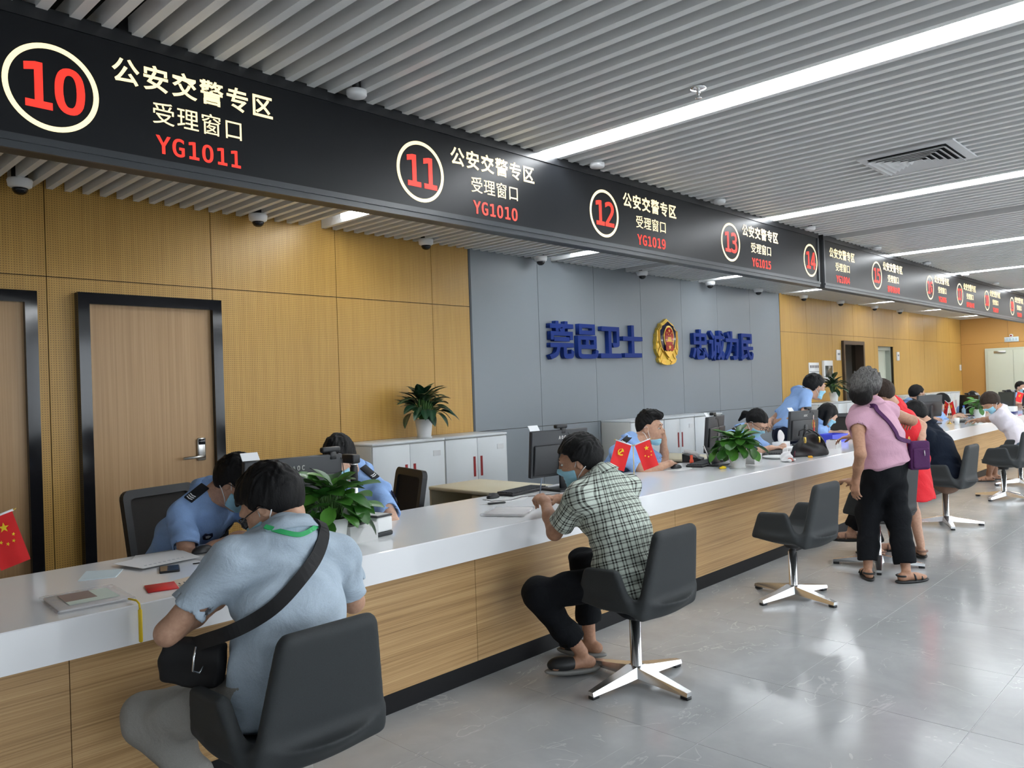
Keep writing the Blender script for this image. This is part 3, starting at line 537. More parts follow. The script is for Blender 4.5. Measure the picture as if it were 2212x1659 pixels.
# pale recessed door
d4 = struct('door_4', MB().box(17.99, 18.95, YW + .15, YW + .19, .005, 2.155), M_pale)
obj('door_frame', MB().prism([(17.98, 0), (18.04, 0), (18.04, 2.08), (18.88, 2.08), (18.88, 0), (18.96, 0), (18.96, 2.165), (17.98, 2.165)], YW + .06, YW + .15, 'y'), mat('grey_green_frame', (.36, .39, .33), .4), d4)
# double door and sign plate in the end wall
d5 = struct('door_5', MB().box(XE - .045, XE - .001, 3.55, 5.50, 0, 2.16), mat('double_door_frame', (.55, .58, .47), .45))
for a, b in ((4.84, 5.43), (3.62, 4.83)):
    dl = obj('door_leaf', MB().box(XE - .06, XE - .046, a, b, .01, 2.09), M_pale, d5)
obj('door_closer', MB().rbox(XE - .1, XE - .061, 5.0, 5.28, 2.02, 2.08, .008, 1), M_steel, d5)
obj('door_handle', MB().rbox(XE - .09, XE - .061, 4.74, 4.77, .95, 1.1, .006, 1), M_steel, d5)
pl = thing('door_sign', 'pale blue nameplate above the cream double door', 'sign', (XE, 4.87, 2.37))
obj('plate', MB().rbox(-.02, -.001, -.165, .165, -.06, .07, .004, 1), mat('pale_blue_plate', (.62, .72, .76), .4), pl)
mb = MB()
for k in range(4):
    mb.box(-.0225, -.0205, .10 - k * .07 - .022, .10 - k * .07 + .022, -.03, .038)
obj('lettering', mb, mat('plate_lettering', (.42, .54, .62), .5), pl, kind='stuff')
cm = thing('wall_camera', 'small white camera above the nameplate on the end wall', 'camera', (XE - .0, 4.87, 2.475))
obj('housing', MB().lathe([(0, 0), (.045, 0), (.045, .03), (.03, .05), (0, .05)], 16, M=Matrix.Rotation(math.radians(-90), 4, 'Y')), M_wplastic, cm)
obj('lens', MB().lathe([(0, .05), (.022, .05), (.022, .06), (0, .06)], 12, M=Matrix.Rotation(math.radians(-90), 4, 'Y')), M_redem, cm)
# small plates and boxes on the wood wall
def wall_plate(name, label, cat, x, z, w, h, d=.02):
    t = thing(name, label, cat, (x, YW, z))
    obj('plate', MB().rbox(-w / 2, w / 2, -d, -.001, -h / 2, h / 2, .004, 1), M_wplastic, t)
    return t
t = wall_plate('room_sign', 'small white room sign left of the open doorway', 'sign', 15.73, 1.95, .2, .21)
obj('lettering', MB().box(-.06, .06, -.0215, -.0202, .0, .04), mat('sign_grey', (.3, .32, .34), .6), t)
t = wall_plate('room_sign', 'small white room sign right of the pale recessed door', 'sign', 19.23, 1.95, .17, .2)
obj('lettering', MB().box(-.045, .045, -.0215, -.0202, .0, .04), MATS['sign_grey'], t)
t = wall_plate('light_switch', 'white light switch on the wood wall near the end corner', 'switch', 24.35, 1.67, .14, .16)
obj('rocker', MB().rbox(-.035, .035, -.026, -.0202, -.04, .04, .003, 1), M_vent, t)
t = wall_plate('switch_panel', 'white double row switch panel with twelve dark rockers on the wood wall', 'switch panel', 14.53, 1.63, .44, .34)
for r in range(2):
    for k in range(6):
        obj('rocker', MB().box(-.17 + k * .068 - .014, -.17 + k * .068 + .014, -.024, -.0202, .07 - r * .165, .12 - r * .165), M_plastic2, t)
obj('divider', MB().box(-.22, .22, -.0215, -.0202, -.004, .004), M_groove2, t)
t = wall_plate('breaker_box', 'white distribution box with dark window beside the switch panel', 'electrical box', 15.13, 1.64, .42, .40, .05)
obj('cover_window', MB().rbox(-.165, .165, -.056, -.0505, -.12, .10, .008, 1), mat('smoked_window', (.07, .07, .055), .2), t)

# number sign boxes hung below the ceiling
S0 = 3.315
def sign_box(x0, x1, lab):
    t = thing('number_sign', lab, 'sign', (x0, S0, 2.45), 0, None)
    L = x1 - x0
    obj('frame', MB().box(0, L, .012, .085, .0, .56), M_black, t)
    obj('bottom_rail', MB().box(0, L, -.004, .012, .0, .058).box(0, L, -.012, -.004, .028, .05), mat('sign_rail', (.045, .05, .056), .3), t)
    obj('top_rail', MB().box(0, L, -.004, .012, .505, .56), M_black, t)
    obj('end_cap', MB().box(0, .03, -.006, .0115, .0581, .5049), MATS['sign_rail'], t)
    obj('end_cap', MB().box(L - .03, L, -.006, .0115, .0581, .5049), MATS['sign_rail'], t)
    obj('screen', MB().box(.03, L - .03, .004, .0119, .0581, .5049), M_led, t)
    for k in (0.15, .5, .85):
        obj('hanger', MB().box(L * k - .02, L * k + .02, .03, .06, .56, .86), M_black, t)
    return t
sg1 = sign_box(.05, 8.15, 'long black LED number sign for windows 10 to 14 above the counter')
sg2 = sign_box(8.27, 19.6, 'long black LED number sign for windows 15 to 19 further down the hall')
def led_text(par, px, s, x, z, adv, size, m, off=0., wx=1.):
    me = text_mesh(s, adv, size, .0008, off, wx)
    me.materials.append(m)
    o = bpy.data.objects.new('lettering', me); COL.objects.link(o)
    o.parent = par; o.matrix_basis = Matrix.Translation((x - px, .0028, z - 2.45)) @ R_WALL
    return o
def window_no(par, px, num, cx, tx, code):
    if cx is not None:
        pts = [(cx - px + .157 * math.cos(a * math.pi / 32), .001, 2.72 - 2.45 + .157 * math.sin(a * math.pi / 32)) for a in range(64)]
        mb = MB()
        ring = []
        for a in range(64):
            q = a * math.pi / 32
            for r in (.147, .167):
                ring.append((cx - px + r * math.cos(q), .002, .258 + r * math.sin(q)))
        mb.add(ring, [(2 * a, 2 * a + 1, (2 * a + 3) % 128, (2 * a + 2) % 128) for a in range(64)])
        obj('number_ring', mb, M_ledY, par)
        led_text(par, px, num, cx, 2.626, .115, .165, M_ledR, .0045, .92)
    if tx is not None:
        led_text(par, px, '公安交警专区', tx, 2.795, .121, .112, M_ledY, .002)
        led_text(par, px, '受理窗口', tx, 2.660, .104, .100, M_ledY, 0.)
        if ord(code[0]) > 255: led_text(par, px, code, tx, 2.535, .092, .09, M_ledR, 0.)
        else: led_text(par, px, code, tx, 2.538, .064, .072, M_ledR, .0018)
window_no(sg1, .05, '10', .985, 1.565, 'YG1011')
window_no(sg1, .05, '11', 2.805, 3.39, 'YG1010')
window_no(sg1, .05, '12', 4.47, 5.06, 'YG1019')
window_no(sg1, .05, '13', 6.28, 6.86, 'YG1015')
window_no(sg1, .05, '14', 7.945, None, '')
window_no(sg2, 8.27, '', None, 8.80, 'YG1004')
window_no(sg2, 8.27, '15', 9.85, 10.43, '请等候办理')
window_no(sg2, 8.27, '16', 11.92, 12.5, 'YG1006')
window_no(sg2, 8.27, '17', 13.4, 13.98, '请等候办理')
window_no(sg2, 8.27, '18', 15.02, 15.6, 'YG1018')
window_no(sg2, 8.27, '19', 16.84, 17.42, 'YG1009')

# wall lettering: one solid character each
for s, x0, adv, side in (('莞邑卫士', 6.955, .485, 'left'), ('忠诚为民', 10.13, .487, 'right')):
    for i, ch in enumerate(s):
        me = text_mesh(ch, .47, .47, .03, .011, 1.0); me.materials.append(M_navy)
        o = bpy.data.objects.new('wall_character', me); COL.objects.link(o)
        o.matrix_basis = Matrix.Translation((x0 + adv * (i + .5), YW - .036, 1.845)) @ R_WALL
        tag(o, 'navy blue raised wall character, %s of the four %s of the emblem' % (['first', 'second', 'third', 'last'][i], side), 'lettering', 'navy wall slogan')
# ceiling vent
v = thing('air_vent', 'square white louvred air vent in the slatted ceiling', 'vent', (5.88, 1.69, ZC - .012))
w = .30
obj('frame', MB().prism([(-w, -w), (w, -w), (w, w), (-w, w)], 0, .012, 'z').box(-.24, .24, -.24, .24, .012, .05), M_vent, v)
obj('throat', MB().box(-.245, .245, -.245, .245, -.002, -.0005), M_dark, v)
for k in range(6):
    a = .245 - k * .04
    mb = MB()
    for s1 in range(4):
        M = Matrix.Rotation(s1 * math.pi / 2, 4, 'Z')
        b = a - .033
        mb.add([M @ Vector(p) for p in ((-a, -a, -.022), (a, -a, -.022), (b, -b, -.001), (-b, -b, -.001), (-a, -a, -.019), (a, -a, -.019), (b, -b, .0015), (-b, -b, .0015))], [(0, 1, 2, 3), (7, 6, 5, 4), (0, 4, 5, 1), (2, 6, 7, 3)])
    obj('louvre', mb, M_vent, v)
# sprinkler and smoke detectors
sp = thing('sprinkler', 'small chrome sprinkler head beside the nearest light strip', 'sprinkler', (3.57, 2.035, ZC - .005))
obj('escutcheon', MB().lathe([(0, 0), (.04, 0), (.04, -.006), (.012, -.012), (0, -.012)], 20), M_chrome, sp)
obj('body', MB().lathe([(.009, -.012), (.009, -.03), (.004, -.03), (.004, -.05), (.016, -.052), (.016, -.055), (0, -.055)], 14), M_chrome, sp)
DET = [2.31, 4.25, 5.89, 7.68, 9.53, 11.41, 13.25, 15.1]
for k, x in enumerate(DET):
    near = ['the red number ten', 'the lit end of the nearest light strip', 'the red number twelve', 'the left end of the second sign', 'the second sign title', 'the red number fifteen', 'the red number sixteen', 'the far end of the hall'][k]
    t = thing('ceiling_speaker', 'round white ceiling device near ' + near, 'detector', (x, 3.2, ZC), 0, 'round devices along the sign')
    obj('body', MB().lathe([(0, 0), (.036, 0), (.05, -.004), (.05, -.026), (.044, -.034), (0, -.036)], 24), M_vent, t)
    obj('stem', MB().lathe([(0, .08), (.022, .08), (.022, 0), (0, 0)], 10), M_black, t)
# dome cameras along the back wall
CAMS = [1.55, 3.26, 5.05, 6.75, 8.78, 10.55, 12.1, 13.85, 15.55, 17.4, 19.0]
for k, x in enumerate(CAMS):
    where = ['above the left door', 'above the perforated panel right of the second door', 'above the potted plant on the cabinet', 'above the first navy character', 'left of the wall emblem', 'above the first character right of the emblem', 'at the right end of the grey wall', 'above the switch panel', 'above the open doorway', 'above the pale recessed door', 'furthest along the wood wall'][k]
    t = thing('dome_camera', 'white dome camera under the slats, ' + where, 'camera', (x, 5.93, ZC), 0, 'dome cameras along the back wall')
    obj('stem', MB().lathe([(0, .08), (.05, .08), (.05, 0), (0, 0)], 12), M_black, t)
    obj('housing', MB().lathe([(0, 0), (.072, 0), (.076, -.012), (.070, -.05), (.05, -.062), (0, -.062)], 24), M_wplastic, t)
    obj('dome', MB().lathe([(.048, -.06), (.046, -.075), (.036, -.092), (.018, -.102), (0, -.104)], 20), M_blackgl, t)
for k, (x, y) in enumerate(((9.75, 5.0), (12.2, 5.05))):
    t = thing('wireless_unit', ['flat white wireless unit under the slats above the wall emblem', 'flat white wireless unit under the slats left of the sign gap'][k], 'access point', (x, y, ZC), 0, 'flat wireless units')
    obj('body', MB().rbox(-.13, .13, -.13, .13, -.045, -.004, .018, 2), M_wplastic, t)

# ================================================================== blended solids (signed distances -> surface)
def nv(v):
    v = np.asarray(v, float); return v / (np.linalg.norm(v) + 1e-12)
def smin(a, b, k):
    h = np.clip(.5 + .5 * (b - a) / k, 0, 1)
    return b + (a - b) * h - k * h * (1 - h)
def smax(a, b, k): return -smin(-a, -b, k)

class Solid:
    """ordered list of blended primitives; each entry (fn, centre, radius, k, op)"""
    def __init__(s): s.p = []
    def _push(s, fn, c, r, k, op, clip):
        if clip:
            base = fn; cl = [(np.asarray(o, float), nv(n)) for o, n in clip]
            def fn(P, base=base, cl=cl):
                d = base(P)
                for o, n in cl: d = smax(d, (P - o) @ n, .004)
                return d
        s.p.append((fn, np.asarray(c, float), float(r), k, op)); return s
    def cone(s, a, b, ra, rb, k=.02, op='u', clip=None):
        a = np.asarray(a, float); b = np.asarray(b, float); ab = b - a; L2 = float(ab @ ab) + 1e-12
        def fn(P):
            q = P - a; t = np.clip(q @ ab / L2, 0, 1)
            return np.linalg.norm(q - t[..., None] * ab, axis=-1) - (ra + (rb - ra) * t)
        return s._push(fn, (a + b) / 2, math.sqrt(L2) / 2 + max(ra, rb), k, op, clip)
    def fcone(s, a, b, ra, rb, side, fl, k=.03, op='u', clip=None):
        """cone squashed across 'side': half width ra..rb along side, depth = fl times that"""
        a = np.asarray(a, float); b = np.asarray(b, float); ab = b - a; L = float(np.linalg.norm(ab)) + 1e-9; w = ab / L
        u = nv(np.asarray(side, float) - w * (np.asarray(side, float) @ w)); v = np.cross(w, u)
        def fn(P):
            q = P - a; t = np.clip(q @ w / L, 0, 1); e = q - t[..., None] * ab
            du = e @ u; dv = e @ v / fl; dw = e @ w
            r = np.sqrt(du * du + dv * dv + dw * dw) + 1e-9
            rr = ra + (rb - ra) * t
            g = np.sqrt((du * du + dw * dw + (dv / fl) ** 2)) / r
            return (r - rr) / np.maximum(g, .6)
        return s._push(fn, (a + b) / 2, L / 2 + max(ra, rb) * max(1, fl), k, op, clip)
    def ell(s, c, rad, R=None, k=.02, op='u', clip=None):
        c = np.asarray(c, float); rad = np.asarray(rad, float); R = np.eye(3) if R is None else np.asarray(R, float)   # rows are axes
        def fn(P):
            q = (P - c) @ R.T
            k0 = np.linalg.norm(q / rad, axis=-1); k1 = np.linalg.norm(q / rad ** 2, axis=-1) + 1e-9
            return k0 * (k0 - 1) / k1
        return s._push(fn, c, rad.max(), k, op, clip)
    def hull(s, planes, c, r, k=.02, rk=.015, op='u'):
        """convex body from (point, normal) planes with rounded edges"""
        pl = [(np.asarray(o, float), nv(n)) for o, n in planes]
        def fn(P):
            d = None
            for o, n in pl:
                e = (P - o) @ n
                d = e if d is None else smax(d, e, rk)
            return d
        return s._push(fn, c, r, k, op, None)
    def box(s, c, half, R=None, rk=.01, k=.01, op='u'):
        c = np.asarray(c, float); R = np.eye(3) if R is None else np.asarray(R, float)
        pl = []
        for i in range(3):
            for g in (-1, 1): pl.append((c + g * R[i] * half[i], g * R[i]))
        return s.hull(pl, c, float(np.linalg.norm(half)), k, rk, op)
    def eval(s, P):
        d = np.full(P.shape[:-1], 1e3)
        for fn, c, r, k, op in s.p:
            if op == 'u': d = smin(d, fn(P), k)
            elif op == 's': d = smax(d, -fn(P), k)
            elif op == 'i': d = smax(d, fn(P), k)
        return d
    def bounds(s):
        lo = np.full(3, 1e9); hi = np.full(3, -1e9)
        for fn, c, r, k, op in s.p:
            if op == 'u': lo = np.minimum(lo, c - r); hi = np.maximum(hi, c + r)
        return lo, hi

def surface(sd, h, post=None, pad=.03, lohi=None):
    """sparse evaluation on a grid, then surface nets; returns (verts, quads)"""
    lo, hi = lohi if lohi is not None else sd.bounds()
    lo = np.asarray(lo, float) - pad; hi = np.asarray(hi, float) + pad
    B = 8
    nb = np.ceil((hi - lo) / (h * B)).astype(int)
    n = nb * B + 1
    bc = np.stack(np.meshgrid(*[np.arange(m) for m in nb], indexing='ij'), -1).reshape(-1, 3)
    cen = lo + (bc + .5) * h * B
    Rb = h * B * .87
    us = [q for q in sd.p]
    dmin = np.full(len(cen), 1e3)
    dists = []
    for fn, c, r, k, op in us:
        d = fn(cen); dists.append(d)
        if op == 'u': dmin = np.minimum(dmin, d)
    act = np.abs(dmin) < Rb + .022
    for (fn, c, r, k, op), d in zip(us, dists):
        if op != 'u': act |= (np.abs(d) < Rb + .02) & (dmin < Rb)
    V = np.ones(n, np.float32)
    # deep inside
    ins = (~act) & (dmin < 0)
    for (i, j, l) in bc[ins]: V[i * B:(i + 1) * B + 1, j * B:(j + 1) * B + 1, l * B:(l + 1) * B + 1] = -1
    ai = np.nonzero(act)[0]
    off = np.stack(np.meshgrid(*[np.arange(B + 1)] * 3, indexing='ij'), -1).reshape(-1, 3)
    P = (bc[ai][:, None, :] * B + off[None]) * h + lo           # (na, 729, 3)
    D = np.full(P.shape[:2], 1e3)
    for (fn, c, r, k, op), d in zip(us, dists):
        if op == 'i': w = np.arange(len(ai))
        else: w = np.nonzero(d[ai] < Rb + k + .004)[0]
        if len(w) == 0: continue
        e = fn(P[w])
        if op == 'u': D[w] = smin(D[w], e, k)
        elif op == 's': D[w] = smax(D[w], -e, k)
        else: D[w] = smax(D[w], e, k)
    if post is not None: D = post(P, D)
    for q, a in enumerate(ai):
        i, j, l = bc[a] * B
        V[i:i + B + 1, j:j + B + 1, l:l + B + 1] = D[q].reshape(B + 1, B + 1, B + 1)
    S = V < 0
    C = np.zeros(tuple(n - 1), np.int8)
    for dx in (0, 1):
        for dy in (0, 1):
            for dz in (0, 1):
                C += S[dx:n[0] - 1 + dx, dy:n[1] - 1 + dy, dz:n[2] - 1 + dz]
    cells = np.argwhere((C > 0) & (C < 8))
    if len(cells) == 0: return np.zeros((0, 3)), np.zeros((0, 4), int)
    idx = np.full(tuple(n - 1), -1, np.int32)
    idx[tuple(cells.T)] = np.arange(len(cells))
    acc = np.zeros((len(cells), 3)); cnt = np.zeros(len(cells))
    for ax in range(3):
        o1, o2 = [q for q in range(3) if q != ax]
        for a in (0, 1):
            for b in (0, 1):
                c0 = cells.copy(); c0[:, o1] += a; c0[:, o2] += b
                c1 = c0.copy(); c1[:, ax] += 1
                v0 = V[tuple(c0.T)]; v1 = V[tuple(c1.T)]
                m = (v0 < 0) != (v1 < 0)
                t = np.where(m, v0 / np.where(m, v0 - v1, 1), 0)
                p = c0.astype(float); p[:, ax] += t
                acc[m] += p[m]; cnt[m] += 1
    verts = acc / cnt[:, None] * h + lo
    quads = []
    for ax in range(3):
        o1, o2 = [(1, 2), (2, 0), (0, 1)][ax]
        sl0 = [slice(None)] * 3; sl1 = [slice(None)] * 3
        sl0[ax] = slice(0, -1); sl1[ax] = slice(1, None)
        for q in (o1, o2): sl0[q] = slice(1, -1); sl1[q] = slice(1, -1)
        A = S[tuple(sl0)]; Bm = S[tuple(sl1)]
        e = np.argwhere(A != Bm)
        if len(e) == 0: continue
        fl = A[tuple(e.T)]
        e[:, o1] += 1; e[:, o2] += 1
        def g(d1, d2):
            c = e.copy(); c[:, o1] -= d1; c[:, o2] -= d2; return idx[tuple(c.T)]
        q = np.stack([g(1, 1), g(0, 1), g(0, 0), g(1, 0)], -1)
        q[~fl] = q[~fl][:, ::-1]
        quads.append(q)
    return verts, np.concatenate(quads)

def smesh(name, sd, h, post=None, shift=None, lohi=None, smooth_it=0):
    v, q = surface(sd, h, post, lohi=lohi)
    if smooth_it and len(q):
        for _ in range(smooth_it):
            acc = np.zeros_like(v); c = np.zeros(len(v))
            for a, b in ((0, 1), (1, 2), (2, 3), (3, 0)):
                np.add.at(acc, q[:, a], v[q[:, b]]); np.add.at(acc, q[:, b], v[q[:, a]])
                np.add.at(c, q[:, a], 1); np.add.at(c, q[:, b], 1)
            v = .5 * v + .5 * acc / np.maximum(c, 1)[:, None]
    if shift is not None: v = v - np.asarray(shift)
    me = bpy.data.meshes.new(name)
    me.vertices.add(len(v)); me.vertices.foreach_set('co', v.astype(np.float32).ravel())
    me.loops.add(len(q) * 4); me.loops.foreach_set('vertex_index', q.astype(np.int32).ravel())
    me.polygons.add(len(q)); me.polygons.foreach_set('loop_start', np.arange(0, len(q) * 4, 4, dtype=np.int32))
    me.polygons.foreach_set('loop_total', np.full(len(q), 4, np.int32))
    me.update(calc_edges=True)
    me.polygons.foreach_set('use_smooth', np.ones(len(q), bool))
    me.update()
    return me

# ================================================================== furniture
# service counter: one continuous worktop, wood front in panels, dark plinth
X0C, X1C = -1.2, 20.5
ct = thing('service_counter', 'long white service counter with wood front running down the hall', 'counter', (0, 0, 0))
obj('worktop', MB().prism([(CF, .632), (CF + .03, .632), (CF + .03, CT - .04), (CB, CT - .04), (CB, CT - .003), (CB - .003, CT), (CF + .004, CT), (CF, CT - .004)], X0C, X1C, 'x'), M_ctop, ct)
k = .89 - 1.925
while k < X1C:
    a = max(k, X0C); b = min(k + 1.925, X1C)
    obj('front_panel', MB().box(a + .0015, b - .0015, 3.0, 3.02, .092, .640), M_ctwood, ct)
    k += 1.925
obj('plinth', MB().box(X0C, X1C, 2.998, 3.03, 0, .0915), M_plinth, ct)
obj('carcass', MB().box(X0C, X1C, 3.0205, 3.06, .09, CT - .041), M_dark, ct)

# visitor chairs: upholstered shell on a four star swivel base
def chair_shell():
    s = Solid()
    # bowl seat
    s.ell((0, -.035, .475), (.272, .262, .102), None, .02, 'u', clip=[((0, 0, .462), (0, 0, 1))])
    # back: slab leaning backwards, tapering upwards
    b = nv((0, -.16, 1.0)); nrm = nv((0, -1, -.16))
    c = np.array((0, -.225, .60))
    s.hull([(c + nrm * .026, nrm), (c - nrm * .026, -nrm), (c + b * .215, b), (c - b * .22, -b),
            (c + np.array((.212, 0, 0)), (1, 0, .17)), (c - np.array((.212, 0, 0)), (-1, 0, .17))], c, .34, .05, .040)
    # arms
    for g in (-1, 1):
        c = np.array((g * .250, -.01, .53)); n = nv((g, 0, -.20))
        s.hull([(c + n * .024, n), (c - n * .024, -n), ((0, 0, .622), (0, .04, 1)), ((0, 0, .43), (0, 0, -1)),
                (c + np.array((0, .150, -.02)), (0, 1, .45)), (c - np.array((0, .125, .0)), (0, -1, .26))], c, .24, .05, .024)
    return smesh('shell', s, .009, smooth_it=2)
SHELL = chair_shell(); SHELL.materials.append(M_chairfab)
def chair_leg():
    mb = MB()
    # tapered leg along +x, ridge on top
    pr = [(.03, .046, .040, .090), (.10, .040, .032, .076), (.33, .022, .018, .037)]
    vs = []
    for x, w, zb, zt in pr: vs += [(x, -w, zb), (x, w, zb), (x, w * .75, zt), (x, -w * .75, zt)]
    fs = [(0, 3, 2, 1), (8, 9, 10, 11)]
    for j in (0, 4):
        for a in range(4): fs.append((j + a, j + (a + 1) % 4, j + 4 + (a + 1) % 4, j + 4 + a))
    return mb.add(vs, fs)
LEGM = chair_leg().mesh('leg'); fix_normals(LEGM); LEGM.materials.append(M_chrome)
PADM = MB().rbox(.285, .330, -.017, .017, .0, .0175, .003, 1).mesh('glide'); PADM.materials.append(M_plastic)
COLM = MB().lathe([(0, .07), (.038, .07), (.038, .085), (.029, .09), (.029, .315), (0, .315)], 24).mesh('column'); COLM.materials.append(M_chrome)
HUBM = MB().lathe([(0, .03), (.05, .03), (.055, .05), (.048, .078), (.03, .088), (0, .088)], 24).mesh('hub'); HUBM.materials.append(M_chrome)
NECKM = MB().lathe([(0, .315), (.024, .315), (.024, .33), (.018, .332), (.018, .345), (.05, .347), (.06, .375), (0, .375)], 20).mesh('swivel'); NECKM.materials.append(M_plastic)
def visitor_chair(label, loc, face, base_rot):
    t = thing('visitor_chair', label, 'chair', (*loc, 0), math.radians(face - 90), 'charcoal visitor chairs along the counter')
    obj('shell', SHELL, None, t); obj('column', COLM, None, t); obj('hub', HUBM, None, t); obj('swivel', NECKM, None, t)
    for i in range(4):
        l = obj('leg', LEGM, None, t, rotz=math.radians(base_rot - face + 90 + 90 * i))
        obj('glide', PADM, None, l)
    return t
visitor_chair('charcoal swivel chair under the man in the pale blue shirt', (1.335, 2.335), 90, 82)
visitor_chair('charcoal swivel chair under the man in the checked shirt', (3.285, 2.335), 89, 83)
visitor_chair('empty charcoal swivel chair between the checked shirt man and the standing women', (5.235, 2.385), 87, 75)
visitor_chair('charcoal swivel chair hidden behind the legs of the woman in pink', (6.5, 2.26), 88, 20)
visitor_chair('charcoal swivel chair under the person in navy', (8.66, 2.34), 88, 25)
visitor_chair('empty charcoal swivel chair in front of the person in the white blouse', (10.80, 2.28), 88, 75)
visitor_chair('furthest charcoal swivel chair, under the person in the white blouse', (12.2, 2.38), 88, 40)

# black mesh office chairs behind the counter
def office_chair(label, loc, face, w=.46, h=.50, zt=1.02):
    t = thing('office_chair', label, 'office chair', (*loc, 0), math.radians(face - 90), 'black mesh office chairs behind the counter')
    tilt = Matrix.Translation((0, -.24, zt - h)) @ Matrix.Rotation(math.radians(-10), 4, 'X') @ Matrix.Identity(4)
    tilt = Matrix.Translation((0, -.24, zt - h)) @ Matrix.Rotation(math.radians(10), 4, 'X')
    ow, iw = w / 2, w / 2 - .045
    mb = MB()
    def rr(a, z0, z1, r, n=5):
        p = []
        for cx, cz, q0 in ((a - r, z0 + r, -90), (a - r, z1 - r, 0), (-a + r, z1 - r, 90), (-a + r, z0 + r, 180)):
            for k in range(n):
                q = math.radians(q0 + 90 * k / (n - 1)); p.append((cx + r * math.cos(q), cz + r * math.sin(q)))
        return p
    O = rr(ow, 0, h, .05); I = rr(iw, .05, h - .05, .03); n = len(O)
    vs = [tilt @ Vector((a, y, b)) for y in (-.018, .018) for P in (O, I) for a, b in P]
    fs = []
    for i in range(n):
        j = (i + 1) % n
        fs += [(i, j, n + j, n + i), (2 * n + i, 3 * n + i, 3 * n + j, 2 * n + j), (i, 2 * n + i, 2 * n + j, j), (n + i, n + j, 3 * n + j, 3 * n + i)]
    mb.add(vs, fs)
    obj('back_frame', mb, M_plastic, t)
    obj('back_mesh', MB().prism(I, -.004, .004, 'y', M=tilt), M_mesh, t)
    obj('spine', MB().tube([tilt @ Vector((0, -.03, .25)), tilt @ Vector((0, -.05, 0)), (0, -.2, .42), (0, 0, .40)], .022, 8), M_plastic, t)
    obj('seat', MB().rbox(-.24, .24, -.2, .26, .42, .50, .03, 3), M_mesh, t)
    obj('column', MB().lathe([(0, .08), (.03, .08), (.025, .42), (0, .42)], 14), M_plastic2, t)
    for i in range(5):
        M = Matrix.Rotation(math.radians(72 * i + 15), 4, 'Z')
        l = obj('leg', MB().prism([(.0, .06), (.3, .05), (.3, .07), (.0, .10)], -.02, .02, 'y', M=M), M_plastic, t)
        obj('castor', MB().lathe([(0, -.015), (.027, -.015), (.027, .015), (0, .015)], 12, M=M @ Matrix.Translation((.3, 0, .0275)) @ Matrix.Rotation(math.pi / 2, 4, 'X')), M_plastic, l)
    return t
office_chair('black mesh office chair behind the leftmost officer in front of the door', (2.06, 4.58), -75, .50, .56, .985)
office_chair('black mesh office chair behind the officer at the monitor with the webcam', (3.13, 4.36), 165, .46, .50, .98)
office_chair('empty black mesh office chair behind the dark haired man in the checked shirt', (5.30, 3.98), 290, .44, .52, 1.0)
office_chair('black mesh office chair right of the long haired officer at the blue tray', (11.05, 4.25), 215, .46, .52, 1.0)
office_chair('black mesh office chair beside the officer behind the far plant', (15.6, 4.7), 250, .46, .52, 1.05)

# steel cabinets along the wall
def cabinet(label, x0, x1, lock=True):
    t = thing('storage_cabinet', label, 'cabinet', (x0, 5.62, 0), 0, 'low white steel cabinets along the back wall')
    w = x1 - x0; H = 1.06
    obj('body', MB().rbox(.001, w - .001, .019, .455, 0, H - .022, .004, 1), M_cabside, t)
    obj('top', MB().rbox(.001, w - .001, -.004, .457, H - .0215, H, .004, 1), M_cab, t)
    for i, (a, b) in enumerate(((.008, w / 2 - .0025), (w / 2 + .0025, w - .008))):
        d = obj('door', MB().rbox(a, b, 0, .0185, .04, H - .03, .003, 1), M_cab, t)
        hx = b - .045 if i == 0 else a + .045
        obj('handle', MB().box(hx - .014, hx + .014, -.003, .0005, .655, .85), M_handle, d)
        if i == 1:
            obj('label_holder', MB().prism([(b - .14, .90), (b - .05, .90), (b - .05, .95), (b - .14, .95)], -.004, .0005, 'y'), M_vent, d)
            if lock: obj('lock', MB().lathe([(0, 0), (.012, 0), (.012, .008), (0, .008)], 12, M=Matrix.Translation((a + .045, .0, .575)) @ Matrix.Rotation(math.pi / 2, 4, 'X')), M_steel, d)
    return t
cabinet('white steel cabinet with the potted plant on top', 4.096, 4.938)
cabinet('white steel cabinet right of the one with the plant', 4.942, 5.784)
cabinet('white steel cabinet behind the officer with hand on cheek', 7.96, 8.70)
cabinet('white steel cabinet in the middle of the grey wall row', 8.705, 9.45)
cabinet('white steel cabinet at the right end of the grey wall row', 9.455, 10.21)
cabinet('white steel cabinet behind the leaning officer', 13.6, 14.44)
cabinet('white steel cabinet right of the leaning officer, second plant on top', 14.445, 15.29)
for i in range(5):
    cabinet('white steel cabinet %s in the far row' % ['first', 'second', 'third', 'fourth', 'last'][i], 18.2 + i * .84, 19.035 + i * .84)

# cream return desks behind the counter
def desk(label, x0, x1, y0, y1, z=.752):
    t = thing('return_desk', label, 'desk', (x0, y0, 0))
    w, d = x1 - x0, y1 - y0
    obj('top', MB().rbox(0, w, 0, d, z - .028, z, .004, 1), M_beige, t)
    obj('side_panel', MB().box(.01, w - .01, .0, .02, 0, z - .0285), M_beige, t)
    obj('side_panel', MB().box(.01, w - .01, d - .02, d, 0, z - .0285), M_beige, t)
    obj('back_panel', MB().box(w - .03, w - .01, .0205, d - .0205, .2, z - .0285), M_beige, t)
    obj('drawer_unit', MB().rbox(.02, w - .04, .03, .40, 0.02, z - .04, .005, 1), M_beige, t)
desk('cream return desk behind the second monitor', 4.03, 4.60, 3.93, 4.80)
desk('cream return desk right of the officer with hand on cheek', 6.75, 7.32, 3.93, 4.80)

